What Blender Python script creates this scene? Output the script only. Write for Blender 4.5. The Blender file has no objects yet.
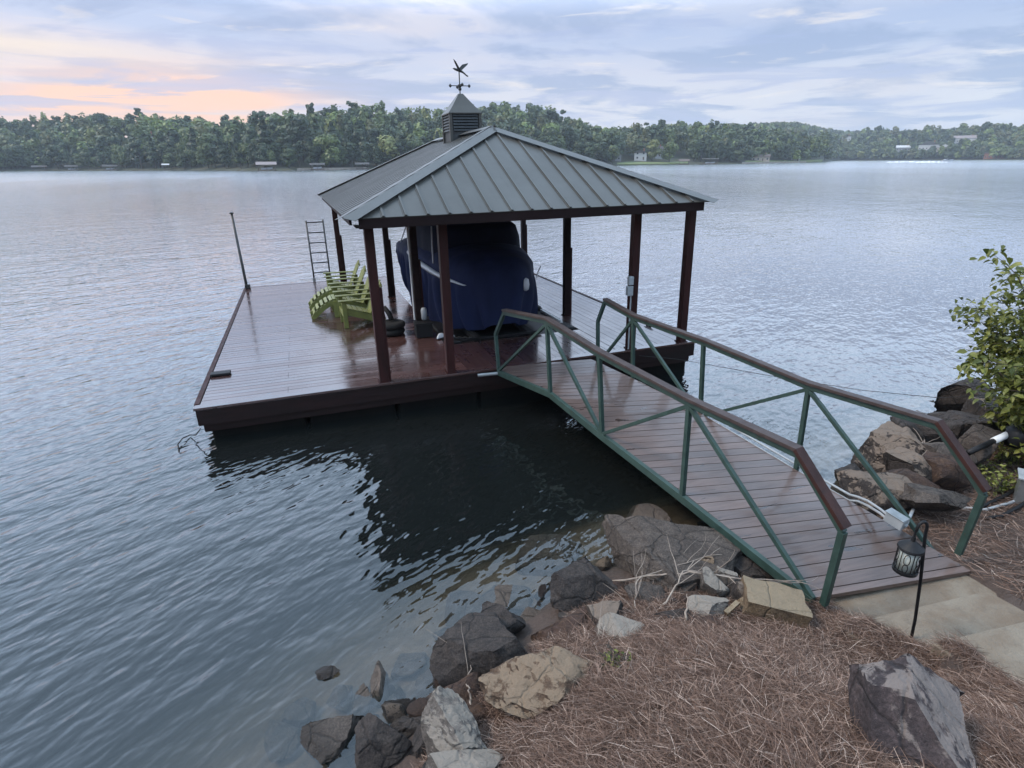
import bpy, bmesh, math, random
import numpy as np
from mathutils import Vector, Matrix, noise
random.seed(7); RNG = np.random.default_rng(7)
S = bpy.context.scene; COL = S.collection
R = math.radians
# ------------------------------------------------------------------ camera
FPX, PITCH, ROLL, YAW = 582.05, 0.36605, -0.00916, 0.33569
CAM = Vector((-0.9128, -8.5397, 3.7326))
def _axes():
    cy, sy, cp, sp = math.cos(YAW), math.sin(YAW), math.cos(PITCH), math.sin(PITCH)
    fw = Vector((sy*cp, cy*cp, -sp)); rt = Vector((cy, -sy, 0)); up = rt.cross(fw)
    cr, sr = math.cos(ROLL), math.sin(ROLL)
    return fw, cr*rt + sr*up, -sr*rt + cr*up
FW, RT, UP = _axes()
cd = bpy.data.cameras.new('camera'); co = bpy.data.objects.new('camera', cd); COL.objects.link(co)
cd.sensor_width = 36; cd.lens = FPX/1024*36; cd.clip_start = .05; cd.clip_end = 20000
m = Matrix((RT, UP, -FW)).transposed().to_4x4(); m.translation = CAM; co.matrix_world = m
S.camera = co
def ray(px, py): return FW + RT*((px-512)/FPX) - UP*((py-384)/FPX)
def at(px, py, z=0.):                       # the point of height z that the photograph shows at a pixel
    d = ray(px, py); return CAM + d*((z-CAM.z)/d.z)
# ------------------------------------------------------------------ node helper
class NT:
    def __init__(s, tree): s.t = tree; s.n = tree.nodes; s.l = tree.links
    def new(s, typ, ins=None, **kw):
        n = s.n.new(typ)
        for k, v in kw.items(): setattr(n, k, v)
        for k, v in (ins or {}).items():
            if isinstance(v, bpy.types.NodeSocket): s.l.new(v, n.inputs[k])
            elif isinstance(v, (tuple, list)) and len(v) == 3 and n.inputs[k].type == 'RGBA': n.inputs[k].default_value = (*v, 1)
            else: n.inputs[k].default_value = v
        return n
    def math(s, op, a, b=None, c=None, clamp=False):
        ins = {0: a}
        if b is not None: ins[1] = b
        if c is not None: ins[2] = c
        return s.new('ShaderNodeMath', ins, operation=op, use_clamp=clamp).outputs[0]
    def mix(s, f, a, b, bt='MIX'):
        return s.new('ShaderNodeMix', {0: f, 6: a, 7: b}, data_type='RGBA', blend_type=bt).outputs[2]
    def ramp(s, f, stops, interp='LINEAR'):
        r = s.new('ShaderNodeValToRGB', {0: f}); cr = r.color_ramp; cr.interpolation = interp
        while len(cr.elements) < len(stops): cr.elements.new(.5)
        for e, (p, c) in zip(cr.elements, stops):
            e.position = p; e.color = (*c, 1) if isinstance(c, (tuple, list)) else (c, c, c, 1)
        return r.outputs[0]
    def noise(s, vec, scale, detail=4, rough=.5, dist=0.):
        return s.new('ShaderNodeTexNoise', {'Vector': vec, 'Scale': scale, 'Detail': detail, 'Roughness': rough, 'Distortion': dist}).outputs[0]
    def mapping(s, vec, scale=(1,1,1), rot=(0,0,0), loc=(0,0,0)):
        return s.new('ShaderNodeMapping', {'Vector': vec, 'Scale': scale, 'Rotation': rot, 'Location': loc}).outputs[0]
# ------------------------------------------------------------------ world: evening sky, thin cloud, a sunset glow to the left
SUN_AZ, SUN_EL = R(-75), R(48)
w = bpy.data.worlds.new('World'); S.world = w; w.use_nodes = True
t = NT(w.node_tree); t.n.clear()
tc = t.new('ShaderNodeTexCoord').outputs['Generated']
sky = t.new('ShaderNodeTexSky', sky_type='NISHITA', sun_disc=False, sun_elevation=SUN_EL, sun_rotation=SUN_AZ, dust_density=1.5).outputs[0]
sep = t.new('ShaderNodeSeparateXYZ', {0: tc}).outputs
zc = t.math('MAXIMUM', sep[2], 0.)
den = t.math('ADD', zc, .07)
pl = t.new('ShaderNodeCombineXYZ', {0: t.math('DIVIDE', sep[0], den), 1: t.math('DIVIDE', sep[1], den), 2: 0.}).outputs[0]
az = t.math('ARCTAN2', sep[0], sep[1])
el = t.math('ARCSINE', zc)
big = t.noise(t.mapping(pl, (.26, .30, 1), (0,0,.5), (3.1,1.7,0)), 1., 5, .55, .6)
fine = t.noise(t.mapping(pl, (.75, .85, 1), (0,0,.5), (0.4,7.7,0)), 1., 6, .58, .4)
def gauss(x, c, sg): return t.math('POWER', 2.718, t.math('MULTIPLY', t.math('POWER', t.math('DIVIDE', t.math('SUBTRACT', x, c), sg), 2.), -1.))
# bank of pale lilac cloud over blue; everything is scaled by 10 because the Background runs at 0.1
right = t.ramp(t.math('MULTIPLY_ADD', az, .55, .35), [(0., 0.), (1., 1.)])
hor = t.mix(right, (7.7,6.9,7.2), (7.0,7.3,7.9))
mid = t.mix(right, (5.6,6.2,8.0), (2.8,4.1,6.8))
lit = t.mix(right, (7.6,6.9,7.5), (5.9,6.3,7.4))
base = t.mix(t.ramp(el, [(0., 0.), (.09, 0.12), (.17, .9), (1., 1.)]), hor, mid)
cl = t.mix(t.ramp(big, [(.40, 0.), (.60, 1.)]), base, lit)
cl = t.mix(t.math('MULTIPLY', t.ramp(fine, [(.47, 0.), (.56, 1.)]), .78), cl, t.mix(right, (3.9,4.4,6.2), (2.8,3.8,5.9)))
cl = t.mix(t.math('MULTIPLY', t.ramp(big, [(.52, 0.), (.64, 1.)]), .45), cl, t.mix(right, (8.0,6.9,6.9), (7.2,7.0,7.3)))
ae = t.new('ShaderNodeCombineXYZ', {0: t.math('MULTIPLY', az, 5.5), 1: t.math('MULTIPLY', el, 42.), 2: 4.}).outputs[0]
st1 = t.noise(ae, 1., 5, .6, .5)
cl = t.mix(t.math('MULTIPLY', t.ramp(st1, [(.54, 0.), (.64, 1.)]), .65), cl, t.mix(right, (4.6,5.0,7.0), (3.3,4.3,6.7)))
cl = t.mix(t.math('MULTIPLY', t.ramp(st1, [(.30, 1.), (.40, 0.)]), .6), cl, t.mix(right, (9.0,7.7,6.9), (8.6,8.2,8.0)))
glow = t.math('MULTIPLY', gauss(az, R(-9), .17), gauss(el, .072, .040))
glow = t.math('MULTIPLY', t.math('MULTIPLY', glow, 1.25), t.ramp(t.noise(t.mapping(pl, (.22,.9,1), (0,0,.15), (5.2,0,0)), 1., 4, .5, .3), [(.32, 0.), (.50, 1.)]))
cl = t.mix(t.math('MULTIPLY', glow, 1.6, clamp=True), cl, (10.6,6.5,4.5))
glow2 = t.math('MULTIPLY', t.math('MULTIPLY', gauss(az, R(-20), .20), gauss(el, .135, .014)), .8)
cl = t.mix(glow2, cl, (9.2,7.6,6.2))
cl = t.mix(t.math('MULTIPLY', t.math('MULTIPLY', t.ramp(st1, [(.50, 0.), (.57, 1.)]), gauss(el, .085, .04)), .75), cl, t.mix(right, (5.2,5.1,6.9), (4.4,5.1,6.9)))
cl = t.mix(t.ramp(el, [(.18, 0.), (.38, .7), (.9, 1.)]), cl, (6.6,9.2,12.4))
k = t.math('MULTIPLY_ADD', t.ramp(el, [(.195, 0.), (.28, 1.), (.75, .4)]), 1.15, 1.)
cl = t.mix(1., cl, t.new('ShaderNodeCombineXYZ', {0: k, 1: k, 2: k}).outputs[0], 'MULTIPLY')
col = t.mix(.12, cl, sky)
low = t.math('LESS_THAN', sep[2], -.02)
col = t.mix(low, col, (2.2,2.5,2.9))
bg = t.new('ShaderNodeBackground', {0: col, 1: .1}).outputs[0]
t.l.new(bg, t.new('ShaderNodeOutputWorld').inputs[0])
# ------------------------------------------------------------------ sun behind cloud
sd = bpy.data.lights.new('sun', 'SUN'); sd.energy = 2.1; sd.angle = R(16); sd.color = (1., .84, .68)
so = bpy.data.objects.new('sun', sd); COL.objects.link(so)
sv = Vector((math.sin(SUN_AZ)*math.cos(SUN_EL), math.cos(SUN_AZ)*math.cos(SUN_EL), math.sin(SUN_EL)))
so.rotation_euler = sv.to_track_quat('Z', 'Y').to_euler(); so.location = (0, 0, 60)
vs = S.view_settings; S.display_settings.display_device = 'sRGB'
vs.view_transform = 'Standard'; vs.look = 'None'; vs.gamma = 1; vs.use_curve_mapping = False; vs.exposure = 0.3
cy = S.cycles; cy.max_bounces = 7; cy.transparent_max_bounces = 24; cy.volume_bounces = 0; cy.use_denoising = True
cy.caustics_reflective = False; cy.caustics_refractive = False
# ------------------------------------------------------------------ materials
def newmat(name):
    m = bpy.data.materials.new(name); m.use_nodes = True; t = NT(m.node_tree); t.n.clear()
    out = t.new('ShaderNodeOutputMaterial'); return m, t, out
def pm(name, c1, c2=None, scale=3., rough=.6, rough2=None, bump=0., bscale=None, metal=0., stretch=(1,1,1), spec=.5, island=0., coat=0., lo=.35, hi=.65, rust=0.):
    m, t, out = newmat(name)
    tc = t.new('ShaderNodeTexCoord').outputs['Object']
    v = t.mapping(tc, stretch)
    n = t.noise(v, scale, 6, .6, .3)
    f = t.ramp(n, [(lo, 0.), (hi, 1.)])
    c2 = c2 or tuple(x*.7 for x in c1)
    col = t.mix(f, c1, c2)
    if rust: col = t.mix(t.math('MULTIPLY', t.ramp(t.noise(tc, 17., 5, .75), [(.63, 0.), (.70, 1.)]), rust), col, (.085,.045,.025))
    if island:
        g = t.new('ShaderNodeNewGeometry').outputs['Random Per Island']
        k = t.math('MULTIPLY_ADD', g, island*2, 1-island)
        col = t.mix(1., col, t.new('ShaderNodeCombineXYZ', {0: k, 1: k, 2: k}).outputs[0], 'MULTIPLY')
    b = t.new('ShaderNodeBsdfPrincipled', {'Base Color': col, 'Metallic': metal, 'Specular IOR Level': spec, 'Coat Weight': coat, 'Coat Roughness': .12})
    if rough2 is not None:
        t.l.new(t.math('MULTIPLY_ADD', t.ramp(t.noise(v, scale*.6, 4), [(lo, 0.), (hi, 1.)]), rough2-rough, rough), b.inputs['Roughness'])
    else: b.inputs['Roughness'].default_value = rough
    if bump:
        h = t.noise(v, bscale or scale*4, 5, .6)
        t.l.new(t.new('ShaderNodeBump', {'Height': h, 'Distance': bump, 'Strength': 1.}).outputs[0], b.inputs['Normal'])
    t.l.new(b.outputs[0], out.inputs[0]); return m
M = {}
def deckmat(name, axis, c1, c2, r0, r1, wet=1.):
    m, t, out = newmat(name)
    tc = t.new('ShaderNodeTexCoord').outputs['Object']
    st = (.6, 9, 9) if axis == 'x' else (9, .6, 9)
    gr = t.noise(t.mapping(tc, st), 3., 6, .62, .4)
    isl = t.new('ShaderNodeNewGeometry').outputs['Random Per Island']
    blot = t.ramp(t.noise(tc, .9, 5, .6, .5), [(.38, 0.), (.62, 1.)])
    col = t.mix(t.ramp(gr, [(.3, 0.), (.7, 1.)]), c1, c2)
    k = t.math('MULTIPLY_ADD', isl, .45, .78)
    st_ = t.noise(t.mapping(tc, (1.1, 5.5, 1.) if axis == 'x' else (5.5, 1.1, 1.)), 1.5, 3, .5, .8)
    stain = t.ramp(st_, [(.66, 0.), (.69, 1.)])
    col = t.mix(1., col, t.new('ShaderNodeCombineXYZ', {0: k, 1: k, 2: k}).outputs[0], 'MULTIPLY')
    rg = t.math('MULTIPLY_ADD', blot, r1-r0, r0)
    col = t.mix(t.math('MULTIPLY', stain, .75), col, tuple(x*.25 for x in c1))
    rg = t.math('ADD', rg, t.math('MULTIPLY_ADD', isl, .10, -.05))
    rg = t.math('MULTIPLY', rg, t.math('MULTIPLY_ADD', stain, -.6, 1.))
    b = t.new('ShaderNodeBsdfPrincipled', {'Base Color': col, 'Roughness': rg, 'Specular IOR Level': .5, 'Coat Weight': wet, 'Coat Roughness': t.math('MULTIPLY_ADD', isl, .10, .08), 'Coat IOR': 1.62})
    h = t.math('ADD', t.math('MULTIPLY', gr, .6), t.math('MULTIPLY', t.noise(tc, 26., 3), .25))
    bn = t.new('ShaderNodeBump', {'Height': h, 'Distance': .0022, 'Strength': 1.}).outputs[0]
    t.l.new(bn, b.inputs['Normal']); t.l.new(b.outputs[0], out.inputs[0]); return m
M['deckx'] = deckmat('wet dock boards', 'x', (.042,.019,.016), (.085,.043,.037), .16, .32, .62)
M['decky'] = deckmat('wet dock boards lengthways', 'y', (.026,.011,.010), (.052,.025,.021), .20, .38, .62)
M['rampwood'] = deckmat('walkway boards', 'x', (.070,.043,.034), (.122,.080,.064), .34, .55, .28)
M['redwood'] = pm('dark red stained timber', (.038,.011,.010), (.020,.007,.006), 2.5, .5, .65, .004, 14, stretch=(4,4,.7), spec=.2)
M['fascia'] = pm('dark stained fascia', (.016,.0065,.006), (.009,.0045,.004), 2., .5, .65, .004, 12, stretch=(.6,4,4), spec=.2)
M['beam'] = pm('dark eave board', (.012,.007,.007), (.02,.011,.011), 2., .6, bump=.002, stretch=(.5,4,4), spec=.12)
M['black'] = pm('black plastic', (.007,.007,.008), (.013,.013,.014), 5., .5, bump=.001, spec=.25)
M['rubber'] = pm('black rubber', (.012,.012,.012), (.025,.024,.023), 9., .8, bump=.003, spec=.2)
M['float'] = pm('dark dock float', (.007,.006,.005), (.003,.003,.003), 3., .7, bump=.004, spec=.1)
M['greensteel'] = pm('green painted steel', (.032,.062,.051), (.020,.040,.033), 7., .4, .6, .0015, 40, spec=.35, rust=.55)
M['caprail'] = pm('weathered cap board', (.060,.042,.038), (.036,.024,.022), 3., .5, .62, .003, 14, stretch=(3,3,3), spec=.3)
M['caprail_red'] = pm('red brown cap board', (.042,.015,.011), (.026,.010,.008), 3., .5, .62, .003, 14, stretch=(3,3,3), spec=.25)
M['steel'] = pm('galvanised steel', (.35,.36,.36), (.22,.23,.23), 9., .4, metal=.7)
M['whitepvc'] = pm('white plastic', (.72,.73,.72), (.55,.56,.55), 7., .45)
M['greyplastic'] = pm('grey plastic', (.33,.35,.36), (.25,.27,.28), 7., .5)
M['darkmetal'] = pm('dark bronze metal', (.035,.035,.036), (.06,.06,.058), 9., .4, metal=.6)
M['lime'] = pm('lime green plastic lumber', (.200,.215,.060), (.145,.16,.045), 6., .35, .5, .0008, 30, spec=.5)
M['navy'] = pm('navy canvas', (.014,.021,.062), (.008,.012,.036), 2.2, .78, bump=.012, bscale=5., stretch=(1,1,.25), spec=.15)
M['navydark'] = pm('dark navy canvas', (.008,.011,.026), (.006,.008,.018), 2.2, .8, bump=.012, bscale=6., spec=.12)
M['hull'] = pm('white gelcoat', (.62,.64,.66), (.5,.52,.55), 2., .25)
def roofmat(name, c):
    m, t, out = newmat(name)
    tc = t.new('ShaderNodeTexCoord').outputs['Object']
    n = t.noise(tc, 1.1, 5, .6); n2 = t.noise(tc, 60., 3, .7)
    f = t.math('ADD', t.math('MULTIPLY', n, .6), t.math('MULTIPLY', n2, .4))
    col = t.mix(t.ramp(f, [(.35, 0.), (.65, 1.)]), c, tuple(x*.8 for x in c))
    sk = t.noise(t.mapping(tc, (5., .5, .6)), 2.4, 5, .7)
    col = t.mix(t.math('MULTIPLY', t.ramp(sk, [(.50, 0.), (.72, 1.)]), .40), col, tuple(x*.55 for x in c))
    b = t.new('ShaderNodeBsdfPrincipled', {'Base Color': col, 'Metallic': .15, 'Roughness': t.math('MULTIPLY_ADD', n, .2, .33)})
    t.l.new(t.new('ShaderNodeBump', {'Height': t.noise(tc, 2.2, 2), 'Distance': .006, 'Strength': 1.}).outputs[0], b.inputs['Normal'])
    t.l.new(b.outputs[0], out.inputs[0]); return m
M['roof'] = roofmat('grey painted roof metal', (.076,.073,.064))
M['roofcap'] = roofmat('grey ridge cap metal', (.100,.100,.094))
M['louvre'] = pm('dark slate louvre', (.030,.033,.036), (.045,.05,.052), 5., .5)
def rockmat(name, c1, c2, c3, sc=3.6, pale=.0, pc=(.5,.47,.43), strat=0.):
    m, t, out = newmat(name)
    g = t.new('ShaderNodeNewGeometry').outputs
    tc = t.new('ShaderNodeTexCoord').outputs['Object']
    rnd = t.new('ShaderNodeObjectInfo').outputs['Random']
    v = t.mapping(tc, loc=t.new('ShaderNodeCombineXYZ', {0: t.math('MULTIPLY', rnd, 37.), 1: t.math('MULTIPLY', rnd, 11.), 2: 0.}).outputs[0])
    a = t.noise(v, sc, 7, .65, .8); b_ = t.noise(v, sc*4.3, 7, .7, .3); d = t.noise(v, sc*22, 6, .78)
    col = t.mix(t.ramp(a, [(.38, 0.), (.60, 1.)]), c1, c2)
    col = t.mix(t.ramp(b_, [(.44, 0.), (.70, 1.)]), col, c3)
    col = t.mix(t.math('MULTIPLY', t.ramp(d, [(.46, 0.), (.60, 1.)]), .60), col, tuple(x*.30 for x in c1))
    col = t.mix(t.math('MULTIPLY', t.ramp(d, [(.34, 1.), (.44, 0.)]), .35), col, tuple(min(.6, x*2.2) for x in c2))
    vo = t.new('ShaderNodeTexVoronoi', {'Vector': t.mix(.12, v, t.new('ShaderNodeTexNoise', {'Vector': v, 'Scale': 5.}).outputs[1]), 'Scale': 3.2}, feature='DISTANCE_TO_EDGE').outputs[0]
    crack = t.ramp(vo, [(.0, 1.), (.035, 0.)])
    col = t.mix(t.math('MULTIPLY', crack, .55), col, tuple(x*.22 for x in c1))
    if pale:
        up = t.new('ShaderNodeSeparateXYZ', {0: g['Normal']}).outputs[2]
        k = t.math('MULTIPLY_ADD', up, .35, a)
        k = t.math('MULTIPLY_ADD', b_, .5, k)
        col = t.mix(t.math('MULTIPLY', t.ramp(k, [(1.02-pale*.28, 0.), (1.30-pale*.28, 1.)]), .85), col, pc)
    z = t.new('ShaderNodeSeparateXYZ', {0: g['Position']}).outputs[2]
    wet = t.ramp(t.math('MULTIPLY_ADD', b_, .10, z), [(.085, 1.), (.125, 0.)])
    col = t.mix(t.math('MULTIPLY', wet, .62), col, (.025,.020,.016))
    b = t.new('ShaderNodeBsdfPrincipled', {'Base Color': col, 'Roughness': t.math('MULTIPLY_ADD', wet, -.45, .85), 'Specular IOR Level': .4})
    h = t.math('ADD', t.math('MULTIPLY', b_, .7), t.math('MULTIPLY', d, .22))
    h = t.math('MULTIPLY_ADD', crack, -.25, h)
    t.l.new(t.new('ShaderNodeBump', {'Height': h, 'Distance': .08, 'Strength': 1.}).outputs[0], b.inputs['Normal'])
    t.l.new(b.outputs[0], out.inputs[0]); return m
M['rock_dark'] = rockmat('dark grey rock', (.045,.036,.033), (.085,.068,.058), (.024,.020,.019))
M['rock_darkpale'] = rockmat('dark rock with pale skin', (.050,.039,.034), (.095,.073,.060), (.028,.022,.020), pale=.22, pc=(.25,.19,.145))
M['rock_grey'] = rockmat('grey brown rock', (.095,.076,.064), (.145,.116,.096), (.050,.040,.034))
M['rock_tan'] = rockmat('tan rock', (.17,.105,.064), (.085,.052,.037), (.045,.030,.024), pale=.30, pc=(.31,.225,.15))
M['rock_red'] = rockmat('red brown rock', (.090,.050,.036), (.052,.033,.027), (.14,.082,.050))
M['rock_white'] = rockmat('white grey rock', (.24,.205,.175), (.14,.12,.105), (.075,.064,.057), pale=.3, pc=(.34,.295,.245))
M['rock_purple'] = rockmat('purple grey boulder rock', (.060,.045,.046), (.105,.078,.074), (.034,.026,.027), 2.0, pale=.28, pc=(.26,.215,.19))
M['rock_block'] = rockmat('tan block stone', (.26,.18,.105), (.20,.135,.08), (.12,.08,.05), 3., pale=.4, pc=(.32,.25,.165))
M['rock_pale'] = rockmat('pale lichen stone', (.28,.27,.18), (.21,.21,.13), (.13,.12,.09), 8.)
M['rock_sunk'] = rockmat('submerged rock', (.36,.28,.22), (.27,.205,.16), (.19,.15,.12))
M['moss'] = pm('moss clump', (.12,.13,.02), (.22,.20,.04), 20., .9, bump=.02, bscale=40)
M['concrete'] = None
def concmat():
    m, t, out = newmat('stained concrete slab')
    tc = t.new('ShaderNodeTexCoord').outputs['Object']
    a = t.noise(tc, 2.2, 7, .62, .6); b_ = t.noise(tc, 9., 6, .7); d = t.noise(tc, 70., 3, .7)
    col = t.mix(t.ramp(a, [(.38, 0.), (.62, 1.)]), (.23,.19,.14), (.165,.12,.08))
    col = t.mix(t.math('MULTIPLY', t.ramp(b_, [(.52, 0.), (.72, 1.)]), .6), col, (.11,.085,.062))
    col = t.mix(t.math('MULTIPLY', t.ramp(d, [(.5, 0.), (.7, 1.)]), .35), col, (.16,.14,.12))
    b = t.new('ShaderNodeBsdfPrincipled', {'Base Color': col, 'Roughness': .8})
    t.l.new(t.new('ShaderNodeBump', {'Height': t.math('ADD', b_, t.math('MULTIPLY', d, .4)), 'Distance': .022, 'Strength': 1.}).outputs[0], b.inputs['Normal'])
    t.l.new(b.outputs[0], out.inputs[0]); return m
M['concrete'] = concmat()
M['bank'] = pm('brown leaf litter soil', (.085,.055,.045), (.15,.105,.085), 7., .95, bump=.03, bscale=22)
M['bed'] = pm('lake bed silt', (.20,.165,.13), (.13,.11,.085), 1.3, .95, bump=.02, bscale=9)
def strawmat():
    m, t, out = newmat('dry pine straw')
    isl = t.new('ShaderNodeNewGeometry').outputs['Random Per Island']
    tc = t.new('ShaderNodeTexCoord').outputs['Object']
    col = t.ramp(isl, [(0., (.040,.022,.016)), (.40, (.120,.073,.053)), (.78, (.250,.160,.120)), (.95, (.44,.32,.25)), (1., (.64,.51,.42))])
    n = t.ramp(t.noise(tc, 1.6, 4, .6), [(.35, 0.), (.65, 1.)])
    col = t.mix(t.math('MULTIPLY', n, .35), col, (.15,.09,.065))
    b = t.new('ShaderNodeBsdfPrincipled', {'Base Color': col, 'Roughness': .7, 'Specular IOR Level': .3})
    t.l.new(b.outputs[0], out.inputs[0]); return m
M['straw'] = strawmat()
M['twig'] = pm('dry grey twig', (.34,.28,.225), (.20,.155,.125), 9., .8)
M['bark'] = pm('grey brown bark', (.09,.07,.055), (.05,.04,.032), 12., .9, bump=.01)
def leafmat(name, c, var=.35, hue2=None, trans=.25, rough=.5):
    m, t, out = newmat(name)
    g = t.new('ShaderNodeNewGeometry').outputs['Random Per Island']
    rnd = t.new('ShaderNodeObjectInfo').outputs['Random']
    at_ = t.new('ShaderNodeAttribute', attribute_name='tone').outputs['Fac']
    c2 = hue2 or tuple(x*1.6 for x in c)
    col = t.mix(g, tuple(x*(1-var) for x in c), c2)
    k = t.math('MULTIPLY_ADD', rnd, .5, .75)
    col = t.mix(1., col, t.new('ShaderNodeCombineXYZ', {0: k, 1: k, 2: k}).outputs[0], 'MULTIPLY')
    d = t.new('ShaderNodeBsdfPrincipled', {'Base Color': col, 'Roughness': rough, 'Specular IOR Level': .35})
    tr = t.new('ShaderNodeBsdfTranslucent', {'Color': col})
    t.l.new(t.new('ShaderNodeMixShader', {0: trans, 1: d.outputs[0], 2: tr.outputs[0]}).outputs[0], out.inputs[0]); return m
M['leaf_bush'] = leafmat('bush leaves', (.11,.150,.030), .45, (.32,.33,.08), .35, .4)
M['leaf_dark'] = leafmat('dark green far foliage', (.060,.084,.036), .15, (.082,.108,.046))
M['leaf_mid'] = leafmat('mid green far foliage', (.090,.118,.042), .15, (.12,.148,.054))
M['leaf_blue'] = leafmat('blue green pine foliage', (.050,.070,.036), .15, (.066,.09,.046))
M['leaf_light'] = leafmat('light green far foliage', (.135,.175,.052), .15, (.175,.22,.070))
M['leaf_yellow'] = leafmat('yellow green far foliage', (.19,.205,.070), .15, (.235,.245,.09))
M['leaf_olive'] = leafmat('olive far foliage', (.105,.112,.048), .15, (.135,.138,.062))
M['hill'] = pm('wooded hillside floor', (.035,.045,.022), (.06,.055,.03), .08, .95)
M['lawn'] = pm('shore lawn', (.12,.16,.05), (.17,.18,.07), .2, .95)
M['beach'] = pm('pale shore wall stone', (.38,.33,.27), (.26,.22,.18), .7, .9)
M['wall_white'] = pm('white siding', (.50,.49,.47), (.42,.41,.40), 1., .6)
M['wall_tan'] = pm('tan siding', (.40,.34,.28), (.33,.28,.23), 1., .7)
M['wall_grey'] = pm('grey siding', (.26,.26,.26), (.21,.21,.21), 1., .7)
M['brick'] = pm('red brick wall', (.30,.13,.09), (.24,.10,.07), 2., .8)
M['rooffar'] = pm('far grey shingle roof', (.07,.066,.064), (.05,.048,.047), 2., .8)
M['roofpink'] = pm('far pale roof', (.24,.19,.175), (.2,.16,.15), 2., .6)
M['roofbrown'] = pm('far brown roof', (.14,.10,.085), (.10,.075,.065), 2., .8)
M['windark'] = pm('dark window glass', (.03,.035,.04), (.02,.025,.03), 2., .12)
M['foam'] = pm('white wake foam', (.85,.87,.9), (.7,.73,.78), 1.5, .7)
def glassmat():
    m, t, out = newmat('frosted lantern glass')
    b = t.new('ShaderNodeBsdfPrincipled', {'Base Color': (.55,.57,.50), 'Roughness': .35, 'Transmission Weight': .25})
    t.l.new(b.outputs[0], out.inputs[0]); return m
M['lanternglass'] = glassmat()
def watermat():
    m, t, out = newmat('lake water')
    P = t.new('ShaderNodeNewGeometry').outputs['Position']
    # wind ripples: crests run up to the right in the picture, wave length 0.2 to 1.2 m
    def wv(scale, rot, st, det, loc=(0,0,0), dist=.25): return t.noise(t.mapping(t.mapping(P, rot=(0,0,rot)), (st, 1., 1.), loc=loc), scale, det, .5, dist)
    w1 = wv(2.1, R(-28), .45, 3)
    w2 = wv(5.4, R(-34), .45, 2, (3,1,0), .3)
    w3 = wv(.5, R(-20), .5, 1, (7,2,0))
    w4 = wv(10., R(-40), .5, 1, (1,9,0), 0.)
    calm = t.ramp(t.noise(t.mapping(P, (.035,.012,1.)), 1., 3, .5, .6), [(.40, .55), (.62, 1.)])
    h = t.math('MULTIPLY', w1, .048)
    h = t.math('MULTIPLY_ADD', w2, .032, h)
    h = t.math('MULTIPLY_ADD', w3, .05, h)
    h = t.math('MULTIPLY_ADD', w4, .016, h)
    h = t.math('MULTIPLY', h, calm)
    bn = t.new('ShaderNodeBump', {'Height': h, 'Distance': 1., 'Strength': 1.}).outputs[0]
    fr = t.new('ShaderNodeFresnel', {'IOR': 1.333, 'Normal': bn}).outputs[0]
    fr = t.math('MULTIPLY_ADD', fr, 1.85, .022, clamp=True)
    yy = t.new('ShaderNodeSeparateXYZ', {0: P}).outputs[1]
    open_ = t.ramp(t.math('MULTIPLY', yy, .005), [(.04, 0.), (.35, .6), (1., 1.)])
    gl = t.new('ShaderNodeBsdfGlossy', {'Color': (1,1,1), 'Roughness': t.math('MULTIPLY_ADD', open_, .15, .015), 'Normal': bn})
    tr = t.new('ShaderNodeBsdfTransparent', {'Color': (.93,.95,.93)})
    mu = t.new('ShaderNodeBsdfDiffuse', {'Color': (.033,.041,.040)})      # silt held in the water
    tr = t.new('ShaderNodeMixShader', {0: .20, 1: tr.outputs[0], 2: mu.outputs[0]})
    mx = t.new('ShaderNodeMixShader', {0: fr, 1: tr.outputs[0], 2: gl.outputs[0]})
    t.l.new(mx.outputs[0], out.inputs[0])
    va = t.new('ShaderNodeVolumeAbsorption', {'Color': (.50,.50,.38), 'Density': 1.0})
    t.l.new(va.outputs[0], out.inputs['Volume'])
    return m
M['water'] = watermat()
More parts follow.
